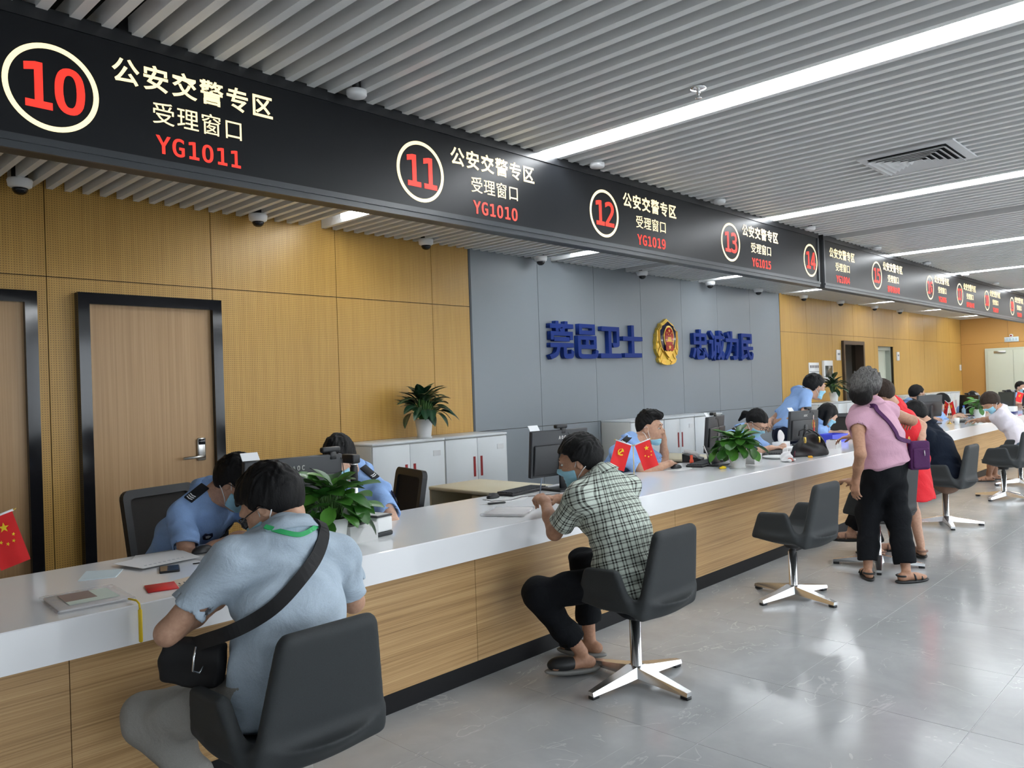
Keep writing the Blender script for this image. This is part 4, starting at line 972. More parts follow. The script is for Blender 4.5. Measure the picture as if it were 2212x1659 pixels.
# wall emblem: layered badge
em = thing('wall_emblem', 'gold police badge with red centre and wreath on the grey wall', 'emblem', (9.50, YW, 2.085))
def arc(cx, cz, rx, rz, a0, a1, n=16):
    return [(cx + rx * math.cos(math.radians(a0 + (a1 - a0) * i / n)), cz + rz * math.sin(math.radians(a0 + (a1 - a0) * i / n))) for i in range(n + 1)]
def mirror(half): return half + [(-x, z) for x, z in reversed(half) if abs(x) > 1e-6]
half = [(0, .325), (.10, .27), (.15, .255), (.165, .215), (.215, .185), (.235, .13), (.27, .10), (.265, .06), (.285, .0), (.275, -.05), (.285, -.10), (.26, -.16), (.20, -.215), (.235, -.24), (.21, -.285), (.12, -.315), (.0, -.325)]
obj('wreath_plate', MB().prism(mirror(half), -.05, -.001, 'y'), M_goldp, em)
sh = [(0, .305), (.105, .25), (.15, .238), (.168, .195), (.215, .165), (.215, .04), (.175, -.09), (.0, -.25)]
obj('shield_rim', MB().prism(mirror(sh), -.066, -.0505, 'y'), M_gold, em)
si = [(x * .90, z * .92 + .004) for x, z in sh]
obj('shield', MB().prism(mirror(si), -.072, -.0665, 'y'), M_navyd, em)
obj('oval_rim', MB().prism(arc(0, .06, .128, .165, 0, 352, 44), -.083, -.0725, 'y'), M_gold, em)
obj('oval', MB().prism(arc(0, .06, .104, .140, 0, 352, 44), -.088, -.0835, 'y'), M_redem, em)
def star(cx, cz, r, rot=90):
    return [(cx + (r if i % 2 == 0 else r * .4) * math.cos(math.radians(rot + 36 * i)), cz + (r if i % 2 == 0 else r * .4) * math.sin(math.radians(rot + 36 * i))) for i in range(10)]
obj('star', MB().prism(star(0, .15, .03), -.092, -.0885, 'y'), M_gold, em)
for x, z in ((-.055, .125), (.055, .125), (-.028, .10), (.028, .10)):
    obj('star', MB().prism(star(x, z, .014), -.092, -.0885, 'y'), M_gold, em)
obj('gate', MB().prism([(-.05, .035), (.05, .035), (.05, .012), (.085, .012), (.085, -.0), (-.085, 0), (-.085, .012), (-.05, .012)], -.092, -.0885, 'y'), M_gold, em)
obj('gate_roof', MB().prism([(-.035, .065), (.035, .065), (.042, .040), (-.042, .040)], -.092, -.0885, 'y'), M_gold, em)
obj('ribbon', MB().prism([(-.10, -.045), (-.06, -.035), (0, -.055), (.06, -.035), (.10, -.045), (.10, -.115), (.06, -.13), (0, -.12), (-.06, -.13), (-.10, -.115)], -.092, -.0890, 'y'), M_redem, em)
obj('cog', MB().prism(star(0, -.075, .04, 90), -.095, -.0925, 'y'), M_gold, em)
obj('wall_motif', MB().prism([(-.115, -.135), (-.09, -.125), (-.07, -.14), (-.035, -.12), (0, -.138), (.035, -.12), (.07, -.14), (.09, -.125), (.115, -.135), (.06, -.185), (0, -.225), (-.06, -.185)], -.082, -.0725, 'y'), M_gold, em)
for g in (-1, 1):
    for cx, cz, a in ((.248, .10, 82), (.255, .03, 86), (.25, -.05, 97), (.215, -.125, 118), (.16, -.195, 128), (.11, -.262, 172), (.12, -.295, 12)):
        L, Wd = .060, .017
        p = [(L * math.cos(q * math.pi / 8), Wd * math.sin(q * math.pi / 8)) for q in range(16)]
        ca, sa = math.cos(math.radians(a)), math.sin(math.radians(a))
        obj('wreath_leaf', MB().prism([(g * (cx + u * ca - v * sa), cz + u * sa + v * ca) for u, v in p], -.060, -.0505, 'y'), M_gold, em)

# ================================================================== things on and around the counter
def frame_z(x, y, z, deg): return Matrix.Translation((x, y, z)) @ Matrix.Rotation(math.radians(deg), 4, 'Z')
Z = CT
# ---- plants
def leaf_mesh(name, L, W, tip, fold, droop, nu=8, heart=0.):
    vs = []; fs = []
    for i in range(nu + 1):
        t = i / nu
        w = W * (math.sin(math.pi * min(1, t * (1 - tip * .35) + .04)) ** (.75 if t < .5 else 1 + tip))
        if i == nu: w = 0.002
        if i == 0: w = W * heart
        y = t * L - (heart * L * .12 if i == 0 else 0)
        zc = -droop * t * t * L
        for s in (-1, -.5, 0, .5, 1):
            vs.append((s * w, y - (abs(s) * heart * L * .10 if t < .15 else 0), zc + abs(s) * fold * w))
    for i in range(nu):
        for k in range(4):
            a = i * 5 + k; fs.append((a, a + 1, a + 6, a + 5))
    me = bpy.data.meshes.new(name); me.from_pydata(vs, [], fs)
    me.polygons.foreach_set('use_smooth', [True] * len(fs)); me.update()
    return me
def leaf_mat(name, c0, c1, mid=None):
    m = mat(name, c1, .35, spec=.5); t = NT(m)
    rnd = t.new('ShaderNodeObjectInfo').outputs['Random']
    n = t.noise(t.objc(), 30, 3, .6)
    f = t.m('ADD', t.m('MULTIPLY', rnd, .6), t.m('MULTIPLY', n, .4))
    c = t.ramp(f, [(.2, c0), (.8, c1)])
    if mid:
        x = t.m('ABSOLUTE', t.sep(t.objc())[0])
        c = t.mix(t.m('MULTIPLY', t.m('LESS_THAN', x, .010), .75), c, mid)
    t.col(c)
    t.b.inputs['Subsurface Weight'].default_value = 0.
    return m
M_leaf = leaf_mat('pothos_leaf', (.018, .085, .012), (.075, .235, .028))
M_leaf2 = leaf_mat('aglaonema_leaf', (.006, .026, .012), (.015, .055, .024), (.045, .095, .055))
M_stem = mat('plant_stem', (.06, .16, .03), .5)
LV = [leaf_mesh('leaf', .105, .037, .6, .25, .25, heart=.55), leaf_mesh('leaf', .095, .034, .6, .15, .5, heart=.55), leaf_mesh('leaf', .115, .040, .7, .3, .1, heart=.5)]
for m_ in LV: m_.materials.append(M_leaf)
LA = [leaf_mesh('leaf', .175, .046, .45, .30, .5), leaf_mesh('leaf', .155, .043, .45, .22, .75)]
for m_ in LA: m_.materials.append(M_leaf2)
def potted(label, loc, rp, hp, kind, n, spread, hgt, seed, badge=False, spin=0):
    rnd = random.Random(seed)
    t = thing('potted_plant', label, 'plant', loc)
    p = obj('pot', MB().lathe([(0, 0), (rp * .72, 0), (rp * .76, .006), (rp, hp), (rp * .93, hp), (rp * .90, hp - .012), (0, hp - .012)], 36), M_pot, t)
    obj('saucer', MB().lathe([(0, -.0), (rp * .86, 0), (rp * .9, .012), (rp * .8, .012), (0, .004)], 30), M_pot, p)
    obj('soil', MB().lathe([(0, hp - .0115), (rp * .89, hp - .0115), (rp * .5, hp - .006), (0, hp - .004)], 20), M_soil, p)
    if badge:
        a = math.radians(-125)
        Mx = Matrix.Translation((rp * .95 * math.cos(a), rp * .95 * math.sin(a), hp * .78)) @ Matrix.Rotation(a + math.pi / 2, 4, 'Z') @ Matrix.Rotation(math.pi / 2, 4, 'X')
        obj('round_sticker', MB().lathe([(0, -.004), (.012, -.004), (.012, .004), (0, .004)], 16, M=Mx), M_black, p)
    for i in range(n):
        a = i * 2.399 + spin; q = (i + .5) / n
        el = math.radians(88 - 80 * q + rnd.uniform(-8, 8))
        R = spread * (.55 + .45 * math.sin(q * 1.6)) * rnd.uniform(.8, 1.05)
        tipz = hp + hgt * (1 - q * q * .95) * rnd.uniform(.62, 1.05)
        if kind == 'pothos':
            rr = spread * (q ** .6) * rnd.uniform(.55, 1.0)
            e = Vector((rr * math.cos(a), rr * math.sin(a), tipz))
            b = Vector((rp * .45 * math.cos(a), rp * .45 * math.sin(a), hp - .01))
            mid = (b + e) / 2 + Vector((0, 0, .03 + .05 * q))
            pts = [b, b * .4 + mid * .6 + Vector((0, 0, .01)), mid * .5 + e * .5 + Vector((0, 0, .015)), e]
            obj('stem', MB().tube(pts, .0022, 5), M_stem, t)
            pitch = math.radians(42 - 80 * q + rnd.uniform(-15, 15))
            sc = rnd.uniform(.95, 1.35)
            M = Matrix.Translation(e) @ Matrix.Rotation(a - math.pi / 2 + rnd.uniform(-.5, .5), 4, 'Z') @ Matrix.Rotation(pitch, 4, 'X') @ Matrix.Rotation(rnd.uniform(-.4, .4), 4, 'Y') @ Matrix.Scale(sc, 4)
            obj('leaf', LV[i % 3], None, t, M=M)
        else:
            rr = spread * (q ** .8) * .42
            e = Vector((rr * math.cos(a), rr * math.sin(a), hp + hgt * (.58 - .42 * q) * rnd.uniform(.7, 1.15)))
            b = Vector((rp * .35 * math.cos(a), rp * .35 * math.sin(a), hp - .01))
            ylim = e.y > .02
            if ylim: e.y *= .35
            obj('stem', MB().tube([b, b * .5 + e * .5 + Vector((0, 0, .02)), e], [.005, .004, .003], 6), M_stem, t)
            pitch = math.radians(70 - 85 * q + rnd.uniform(-10, 10))
            if ylim: pitch = max(pitch, math.radians(38 + 30 * max(0, math.sin(a))))
            M = Matrix.Translation(e) @ Matrix.Rotation(a - math.pi / 2 + rnd.uniform(-.3, .3), 4, 'Z') @ Matrix.Rotation(pitch, 4, 'X') @ Matrix.Rotation(rnd.uniform(-.3, .3), 4, 'Y') @ Matrix.Scale(rnd.uniform(.85, 1.15), 4)
            obj('leaf', LA[i % 2], None, t, M=M)
    return t
potted('bushy pothos in a white pot beside the man in the pale blue shirt', (2.14, 3.275, Z), .078, .135, 'pothos', 62, .165, .165, 3, True, .6)
potted('pothos in a white pot on the counter beside the yellow mouse', (6.10, 3.23, Z), .078, .135, 'pothos', 62, .17, .15, 5, False, .2)
potted('small pothos in a white pot far down the counter', (14.3, 3.32, Z), .09, .15, 'pothos', 26, .15, .17, 8)
potted('dark broad leaved plant in a white pot on the left cabinet', (4.84, 5.80, 1.061), .085, .18, 'agl', 64, .40, .40, 11)
potted('dark leaved plant in a white pot behind the leaning officer', (14.72, 5.80, 1.061), .085, .18, 'agl', 34, .38, .38, 14)

# ---- monitors (backs towards the public side)
def monitor(label, x, y, deg, w=.545, top=1.19, cam_on=0.15, card=True, brand=True):
    t = thing('monitor', label, 'monitor', (x, y, Z), math.radians(deg), 'monitors on the counter')
    h = .325; zb = top - h - Z
    T = Matrix.Translation((0, 0, zb)) @ Matrix.Rotation(math.radians(5), 4, 'X')
    obj('back_shell', MB().rbox(-w / 2, w / 2, -.012, .022, 0, h, .006, 2, M=T), M_plastic2, t)
    obj('rear_housing', MB().rbox(-w * .47, w * .47, -.030, -.0125, .015, h * .70, .008, 2, M=T), M_plastic, t)
    obj('screen', MB().box(-w / 2 + .008, w / 2 - .008, .0222, .0232, .014, h - .008, M=T), M_blackgl, t)
    obj('neck', MB().rbox(-.03, .03, -.055, -.0305, -zb + .015 + 0, .17, .006, 1, M=Matrix.Translation((0, 0, zb))), M_plastic, t)
    obj('foot', MB().rbox(-.11, .11, -.13, .07, .0005, .016, .006, 2), M_plastic, t)
    if brand:
        me = text_mesh('AOC', .026, .022, .0006, .001); me.materials.append(M_steel)
        o = bpy.data.objects.new('lettering', me); COL.objects.link(o); o.parent = t
        o.matrix_basis = T @ Matrix.Translation((0.02, -.0133, h * .80)) @ R_WALL
    if cam_on is not None:
        wc = thing('webcam', 'black webcam clipped on the ' + label.split(' monitor')[0].replace('black ', '') + ' monitor', 'webcam', (0, 0, 0), 0, 'webcams clipped on the monitors')
        wc.matrix_world = Matrix.Translation((x, y, Z)) @ Matrix.Rotation(math.radians(deg), 4, 'Z') @ Matrix.Translation((cam_on * w, -.012, top - Z + .006))
        obj('body', MB().rbox(-.055, .055, -.016, .022, .0, .030, .010, 3), M_plastic, wc)
        obj('clip', MB().rbox(-.02, .02, -.03, -.008, -.035, .005, .004, 1), M_plastic, wc)
        obj('cable', MB().tube([(.03, -.012, .0), (.05, -.03, -.04), (.055, -.035, -.10), (.06, -.04, -.2)], .0022, 6), M_plastic, wc)
    if card:
        cd = obj('paper_tab', MB().box(-.045, .045, -.0015, .0015, 0, .045, M=Matrix.Rotation(math.radians(-35), 4, 'X')), M_paper, None)
        cd.matrix_world = Matrix.Translation((x, y, Z)) @ Matrix.Rotation(math.radians(deg), 4, 'Z') @ Matrix.Translation((-w * .42, -.02, top - Z + .002))
        tag(cd, 'white paper tab on top of the ' + label.split(' monitor')[0].replace('black ', '') + ' monitor', 'paper tab', 'paper tabs on the monitors')
    return t
monitor('black nearest monitor in front of the leftmost officers', 2.125, 3.60, -2, cam_on=.40)
monitor('black second monitor behind the man in the checked shirt', 4.28, 3.66, -6, cam_on=.05, top=1.20)
monitor('black third monitor beside the officer with hand on cheek', 6.58, 3.72, 14, cam_on=-.05, top=1.185, brand=False)
monitor('black fourth monitor behind the handbag', 8.48, 3.70, -8, cam_on=.2, top=1.155)
monitor('black fifth monitor behind the head of the person in navy', 12.72, 3.62, -18, .56, top=1.20, cam_on=None, card=False, brand=False)
monitor('black sixth monitor standing edge on by the masked woman officer', 15.25, 3.7, 45, top=1.13, cam_on=.1, brand=False)
monitor('black seventh monitor left of the far woman officer', 17.55, 3.62, 40, top=1.12, cam_on=.1, brand=False)
monitor('black eighth monitor at the right picture edge', 18.9, 3.5, -10, top=1.13, cam_on=None, brand=False)

# ---- keyboards and mice
def keyboard(label, x, y, deg, w=.44):
    t = thing('keyboard', label, 'keyboard', (x, y, Z), math.radians(deg), 'black keyboards')
    T = Matrix.Rotation(math.radians(4), 4, 'X')
    obj('case', MB().rbox(-w / 2, w / 2, -.075, .075, .0, .02, .006, 2), M_plastic, t)
    mb = MB()
    for r in range(6):
        for c in range(20):
            cx = -w / 2 + .02 + c * (w - .03) / 20; cy = -.062 + r * .0225
            mb.box(cx, cx + .017, cy, cy + .018, .0195, .0265)
    obj('keys', mb, M_plastic2, t, kind='stuff')
    return t
keyboard('black keyboard in front of the leftmost officer, half hidden by the man in pale blue', 2.06, 3.78, 3)
keyboard('black keyboard in front of the man in the checked shirt', 4.03, 3.785, 8)
keyboard('black keyboard right of the mouse hand of the officer', 6.17, 3.60, 10)
keyboard('black keyboard under the woman officer hands', 7.42, 3.50, 15)
keyboard('black keyboard with papers far down the counter', 13.3, 3.35, 10)
def mouse(label, x, y, deg, m=None, k=1.):
    s = Solid().ell((0, 0, .006), (.032 * k, .056 * k, .030 * k), None, .01, 'u', clip=[((0, 0, 0), (0, 0, -1))])
    t = thing('computer_mouse', label, 'mouse', (x, y, Z + .0012), math.radians(deg), 'computer mice')
    b = obj('body', smesh('body', s, .004), m or M_plastic, t)
    obj('wheel', MB().lathe([(0, -.004), (.008, -.004), (.008, .004), (0, .004)], 12, M=Matrix.Translation((0, .028 * k, .028 * k)) @ Matrix.Rotation(math.pi / 2, 4, 'Y')), M_plastic2, t)
    return t
mouse('black mouse beside the papers of the leftmost officer', 1.675, 3.665, 100)
mouse('black mouse left of the second keyboard', 3.71, 3.755, 95)
mouse('black mouse under the right hand of the officer', 5.83, 3.66, 75)
mouse('black mouse beside the woman officer forearm', 7.08, 3.46, 100)
mouse('small yellow mouse shaped pen clip beside the white flower pot', 5.965, 3.295, 70, M_yellow, .62)
# cables
def cable(label, pts, r=.002):
    t = obj('cable', MB().tube(pts, r, 6), M_plastic, None); tag(t, label, 'cable', 'cables on the counter'); return t
cable('thin black mouse cable curling across the counter beside the papers', [(1.72, 3.66, Z + .004), (1.85, 3.66, Z + .003), (1.98, 3.44, Z + .0025), (1.74, 3.38, Z + .0025), (1.53, 3.45, Z + .0025)], .0022)
cable('thin black mouse cable curling beside the second keyboard', [(3.62, 3.76, Z + .003), (3.60, 3.66, Z + .0025), (3.70, 3.58, Z + .0025), (3.85, 3.62, Z + .0025), (4.1, 3.5, Z + .0025)], .0022)
cable('black cable loop beside the third keyboard', [(5.98, 3.52, Z + .003), (6.2, 3.50, Z + .0025), (6.38, 3.55, Z + .0025), (6.45, 3.62, Z + .0025)], .003)
def sheet(name, label, cat, poly, z, th=.0012, m=None, group=None):
    o = obj(name, MB().prism(poly, z, z + th, 'z'), m or M_paper); tag(o, label, cat, group); return o
def quad(cx, cy, w, h, deg):
    a = math.radians(deg); c, s = math.cos(a), math.sin(a)
    return [(cx + u * c - v * s, cy + u * s + v * c) for u, v in ((-w / 2, -h / 2), (w / 2, -h / 2), (w / 2, h / 2), (-w / 2, h / 2))]
# mouse pads / mats
sheet('mouse_mat', 'white mouse mat under the mouse by the second keyboard', 'mouse mat', [(3.75 + .17 * math.cos(q * .3927), 3.66 + .11 * math.sin(q * .3927)) for q in range(16)], Z + .0002, .001, M_wplastic)
sheet('mouse_mat', 'white mouse mat under the officer mouse hand', 'mouse mat', [(5.80 + .16 * math.cos(q * .3927), 3.63 + .11 * math.sin(q * .3927)) for q in range(16)], Z + .0002, .001, M_wplastic)
# papers by the leftmost officer
sheet('paper_sheet', 'large white printed sheet on top of the papers by the left mouse', 'paper', [(1.29, 3.72), (1.62, 3.80), (1.60, 3.53), (1.335, 3.50)], Z + .0105, .0012)
sheet('paper_sheet', 'white sheet under the large sheet near the officer elbow', 'paper', [(1.385, 3.76), (1.44, 3.86), (1.66, 3.80), (1.60, 3.66)], Z + .004, .001)
sheet('paper_form', 'pale blue folded form left of the white papers', 'paper', [(1.09, 3.535), (1.215, 3.475), (1.295, 3.61), (1.175, 3.70)], Z + .0003, .003, M_bluepaper)
mbp = MB()
for i in range(9): mbp.box(1.36 + i * .022, 1.372 + i * .022, 3.545 + i * .004, 3.555 + i * .004, Z + .0117, Z + .012)
t = obj('print_marks', mbp, mat('print_grey', (.45, .46, .52), .7), bpy.data.objects['paper_sheet'], kind='stuff')
ph = thing('smartphone', 'dark smartphone half under the white papers', 'phone', (1.415, 3.42, Z), math.radians(-22))
obj('body', MB().rbox(-.04, .04, -.06, .06, .0004, .009, .003, 2), M_plastic, ph)
obj('glass', MB().box(-.036, .036, -.056, .056, .0091, .0096), M_blackgl, ph)
rb = thing('red_booklet', 'small red booklet lying on the white counter', 'booklet', (1.26, 3.125, Z), math.radians(-15))
obj('cover', MB().rbox(-.055, .055, -.062, .062, .0003, .006, .0015, 1), mat('booklet_red', (.62, .03, .028), .5), rb)
obj('pages', MB().box(-.053, .0555, -.06, .06, .0015, .0048), M_paper, rb)
bc = thing('folded_certificate', 'beige folded certificate with print beside the red booklet', 'document', (1.385, 3.125, Z), math.radians(-10))
obj('lower_leaf', MB().box(-.075, .075, -.05, .05, .0004, .0018), mat('beige_paper', (.78, .66, .52), .7), bc)
obj('upper_leaf', MB().prism([(-.075, .003), (.075, .018), (.075, .0195), (-.075, .0045)], -.048, .05, 'y'), MATS['beige_paper'], bc)
mb = MB()
for i in range(3): mb.box(-.06 + i * .018, -.048 + i * .018, -.04, -.015, .0046 + .1 * (.015 + i * .018), .0050 + .1 * (.015 + i * .018))
obj('print_marks', mb, M_black, bc, kind='stuff')
# document folders
M_film = mat('clear_film', (.80, .80, .81), .15, alpha=.32, coat=.4)
def folder(label, x, y, deg, w, h, z=.012, paper=True):
    t = thing('document_folder', label, 'folder', (x, y, Z), math.radians(deg), 'clear plastic document folders')
    obj('documents', MB().rbox(-w * .45, w * .42, -h * .42, h * .42, .002, z, .003, 1), mat('document_stack', (.72, .70, .70), .7), t)
    s = Solid().box((0, 0, z * .6), (w / 2, h / 2, z * .62), None, .01)
    def post(P, D):
        return D + .001 * np.sin(P[..., 0] * 60 + 3 * np.sin(P[..., 1] * 30)) * np.sin(P[..., 1] * 45)
    obj('sleeve', smesh('sleeve', s, .006, post), M_film, t)
    if paper:
        obj('certificate', MB().box(-w * .30, w * .34, -h * .30, h * .30, z * 1.25, z * 1.25 + .001), mat('certificate_green', (.66, .74, .66), .6), t)
        obj('brown_patch', MB().box(-w * .30, w * .10, -h * .12, h * .30, z * 1.25 + .0011, z * 1.25 + .0019), mat('certificate_brown', (.30, .22, .19), .7), t)
    return t
f1 = folder('clear plastic folder of certificates on the counter at the left', 1.005, 3.165, -4, .26, .30)
obj('zip_tag', MB().rbox(.106, .118, -.243, -.230, -.13, -.012, .003, 1).tube([(.10, -.15, .012), (.112, -.20, .012), (.112, -.230, .006), (.112, -.237, -.015)], .0035, 6), M_yellow, f1)
folder('clear plastic folder of papers beside the checked shirt man', 3.32, 3.23, 28, .30, .27, .016, False)
st = thing('pen_holder', 'black ballpoint pen lying by the second mouse', 'pen', (3.545, 3.55, Z), math.radians(-22))
obj('barrel', MB().rbox(-.065, .055, -.012, .012, .0004, .012, .004, 1), M_plastic, st)
obj('tip', MB().tube([(-.065, 0, .006), (-.12, .004, .004)], [.003, .001], 6), M_steel, st)
# tissue / call boxes
def callbox(label, x, y, deg, w=.175, d=.10, h=.085):
    t = thing('evaluation_box', label, 'box', (x, y, Z), math.radians(deg), 'grey boxes with a dark disc on the counter')
    obj('case', MB().prism([(-w / 2, 0), (w / 2, 0), (w / 2, h), (w * .30, h), (w * .25, h - .012), (-w * .25, h - .012), (-w * .30, h), (-w / 2, h)], -d / 2, -d / 2 + .004, 'y').box(-w / 2, w / 2, -d / 2 + .004, d / 2, 0, h), mat('grey_card', (.60, .60, .59), .6), t)
    obj('dark_disc', MB().lathe([(0, 0), (.040, 0), (.040, .004), (0, .005)], 24, c=(0, 0, h)), M_plastic, t)
    return t
callbox('grey box with dark disc right of the nearest pothos', 2.285, 3.275, 5)
callbox('grey box with dark disc right of the second pothos', 6.49, 3.29, 5)
callbox('grey box with dark disc behind the black handbag', 8.25, 3.27, 5)
sc = thing('document_scanner', 'white desktop scanner with dark base and glass window', 'scanner', (2.435, 3.33, Z), math.radians(8))
obj('base', MB().rbox(-.055, .055, -.07, .07, .0004, .022, .006, 2), M_plastic2, sc)
obj('body', MB().rbox(-.055, .055, -.07, .07, .0222, .098, .012, 3), M_wplastic, sc)
obj('bezel', MB().rbox(-.055, .055, -.07, .07, .0982, .108, .004, 1), M_plastic2, sc)
obj('window', MB().box(-.042, .042, -.056, .056, .1081, .1088), mat('lit_window', (.85, .86, .82), .2), sc)
dc = thing('document_camera', 'silver and black document camera pole behind the nearest pothos', 'document camera', (2.50, 3.60, Z))
obj('base', MB().rbox(-.09, .09, -.06, .06, .0004, .018, .006, 2), M_plastic, dc)
obj('pole', MB().lathe([(0, .018), (.019, .018), (.019, .255), (0, .255)], 20), mat('silver_tube', (.74, .75, .76), .3, .6), dc)
obj('sleeve', MB().lathe([(0, .255), (.021, .255), (.021, .33), (.018, .335), (.018, .345), (0, .345)], 20), M_plastic, dc)
obj('ring', MB().lathe([(0, .345), (.023, .345), (.023, .352), (0, .352)], 20), M_chrome, dc)
obj('head', MB().rbox(-.025, .025, -.03, .09, .352, .40, .008, 2), M_plastic, dc)
dk = thing('tablet_stand', 'black tablet stand left of the second pothos', 'stand', (6.20, 3.50, Z))
obj('base', MB().rbox(-.11, .11, -.09, .09, .0004, .018, .008, 2), M_plastic, dk)
obj('plate', MB().rbox(-.09, .09, -.008, .008, .018, .16, .005, 1, M=Matrix.Rotation(math.radians(-12), 4, 'X')), M_plastic, dk)
obj('arm', MB().tube([(-.11, -.03, .016), (-.12, -.0, .10), (-.13, .03, .18)], .006, 8), M_steel, dk)

# ---- flags
def flag_stand(label, x, y, deg, k=1., group='desk flag pairs', turn=0):
    t = thing('flag_stand', label, 'flag', (x, y, Z), math.radians(deg), group)
    obj('base', MB().lathe([(0, 0), (.034, 0), (.034, .004), (.016, .012), (.007, .03), (.0035, .034), (0, .034)], 24), M_gold, t)
    obj('pole', MB().lathe([(0, .03), (.0028, .03), (.0028, .30), (0, .302)], 10), M_gold, t)
    for g in (-1, 1):
        a = Vector((0, 0, .296)); b = Vector((g * .125, 0, .342))
        arm = obj('arm', MB().tube([a, b], .0028, 8), M_gold, t)
        obj('finial', MB().lathe([(0, -.004), (.004, 0), (0, .010)], 8, M=Matrix.Translation(b) @ Matrix.Rotation(g * math.radians(60), 4, 'Y')), M_gold, arm)
        d = (b - a).normalized(); dn = Vector((g * .33, 0, -1)).normalized()
        nu, nvv = 10, 12
        vs = []; fs = []
        for side in (0, 1):
            for j in range(nvv + 1):
                for i in range(nu + 1):
                    u, v = i / nu, j / nvv
                    p = a + d * (.012 + .112 * u) + dn * (.195 * v)
                    p = p + Vector((0, .006 * math.sin(u * 5 + g) * v + (.0007 if side else -.0007), 0))
                    vs.append(p)
        n1 = (nu + 1) * (nvv + 1)
        for j in range(nvv):
            for i in range(nu):
                q = j * (nu + 1) + i
                fs.append((q, q + 1, q + nu + 2, q + nu + 1)); fs.append((n1 + q, n1 + q + nu + 1, n1 + q + nu + 2, n1 + q + 1))
        fl = obj('flag', MB().add(vs, fs, True), M_flagred, t)
        obj('hem', MB().tube([a + d * .012, b - d * .003], .0042, 8), M_paper, fl)
        def place(pts2, yoff=-.010):
            # pts2 in flag space: u along the arm, v down the cloth (metres)
            return [a + d * q[0] + dn * q[1] + Vector((0, yoff, 0)) for q in pts2]
        def emb(pts2, nm):
            for yo in (-.012, .012):
                v3 = place(pts2, yo); n = len(v3)
                back = [p + Vector((0, .002 if yo < 0 else -.002, 0)) for p in v3]
                obj(nm, MB().add(v3 + back, [tuple(range(n)), tuple(range(2 * n - 1, n - 1, -1))] + [(i, i + n, (i + 1) % n + n, (i + 1) % n) for i in range(n)]), M_yellow, fl)
        def st2(cx, cv, r, rot): return [(cx + (r if i % 2 == 0 else r * .39) * math.sin(rot + i * math.pi / 5), cv - (r if i % 2 == 0 else r * .39) * math.cos(rot + i * math.pi / 5)) for i in range(10)]
        if g > 0:
            emb(st2(.082, .050, .019, .2), 'star')
            for u, v in ((.105, .085), (.098, .108), (.075, .112), (.055, .098)): emb(st2(u, v, .007, .5), 'star')
        else:
            sick = [(.070 + .024 * math.cos(q), .070 + .024 * math.sin(q)) for q in np.linspace(-1.5, 2.5, 14)] + [(.070 + .017 * math.cos(q), .067 + .018 * math.sin(q)) for q in np.linspace(2.3, -1.3, 12)]
            emb(sick, 'sickle')
            emb([(.055, .052), (.062, .045), (.090, .088), (.084, .094)], 'hammer_handle')
            emb([(.052, .060), (.068, .041), (.074, .047), (.058, .066)], 'hammer_head')
    return t
flag_stand('pair of small red flags on a gold stand beside the checked shirt man', 4.63, 3.255, -46)
flag_stand('pair of small red flags at the left picture edge', .735, 3.46, -38)
flag_stand('pair of small red flags seen edge on behind the black handbag', 8.12, 3.42, 22)
flag_stand('pair of small red flags behind the person in navy', 12.78, 3.36, 40)
flag_stand('pair of small red flags at the right picture edge', 18.3, 3.45, -60)

# ---- handbag
def handbag():
    t = thing('handbag', 'black leather handbag on the counter beside the standing woman', 'handbag', (7.30, 3.125, Z), math.radians(-38))
    s = Solid()
    s.hull([((0, 0, .0), (0, 0, -1)), ((0, 0, .225), (-.25, 0, 1)), ((.18, 0, .0), (1, 0, .35)), ((-.19, 0, 0), (-1, 0, .55)), ((0, .075, 0), (0, 1, .28)), ((0, -.075, 0), (0, -1, .28))], (0, 0, .11), .26, .02, .03)
    def post(P, D):
        x, y, z = P[..., 0], P[..., 1], P[..., 2]
        return D + .006 * np.sin(x * 26 + z * 18 + 2 * np.sin(y * 20)) * np.clip(z / .1, .2, 1) + .004 * np.sin(z * 60 + x * 10)
    obj('body', smesh('body', s, .008, post), mat('black_leather', (.010, .010, .011), .38), t)
    for yy in (-.04, .04):
        obj('handle', MB().tube([(-.08, yy, .19), (-.07, yy * 1.1, .235), (-.02, yy * 1.2, .255), (.05, yy * 1.2, .22), (.12, yy * 1.3, .14), (.15, yy * 1.2, .06)], .007, 8), MATS['black_leather'], t)
    for xx in (-.08, .06):
        obj('buckle', MB().rbox(xx - .008, xx + .008, -.085, -.06, .13, .185, .003, 1), M_gold, t)
    obj('tassel', MB().tube([(-.17, -.05, .06), (-.19, -.07, .03), (-.2, -.09, .004)], [.004, .006, .003], 6), mat('tassel', (.10, .01, .03), .7), t)
handbag()
# small odds and ends near the handbag
ob = obj('orange_tag', MB().rbox(-.03, .03, -.02, .02, .0004, .018, .006, 2), mat('orange_plastic', (.85, .42, .03), .5), loc=(7.14, 3.05, Z), rotz=.5); tag(ob, 'small orange yellow tag in front of the handbag', 'tag')
cl = thing('crumpled_tissue', 'crumpled white tissue with a pink candy wrapper near the counter edge', 'tissue', (6.76, 3.10, Z))
s = Solid().ell((.03, .02, .03), (.06, .05, .05), None, .02).ell((-.03, -.02, .012), (.08, .05, .016), None, .02).ell((.05, .03, .07), (.02, .03, .04), None, .02)
obj('paper', smesh('paper', s, .008, lambda P, D: np.maximum(D + .012 * np.sin(P[..., 0] * 70 + 2 * np.sin(P[..., 1] * 50)) * np.sin(P[..., 2] * 60 + P[..., 1] * 40), -P[..., 2] + .0008)), mat('tissue_white', (.86, .86, .87), .8), cl)
s = Solid().ell((-.03, -.045, .018), (.035, .022, .017), None, .02)
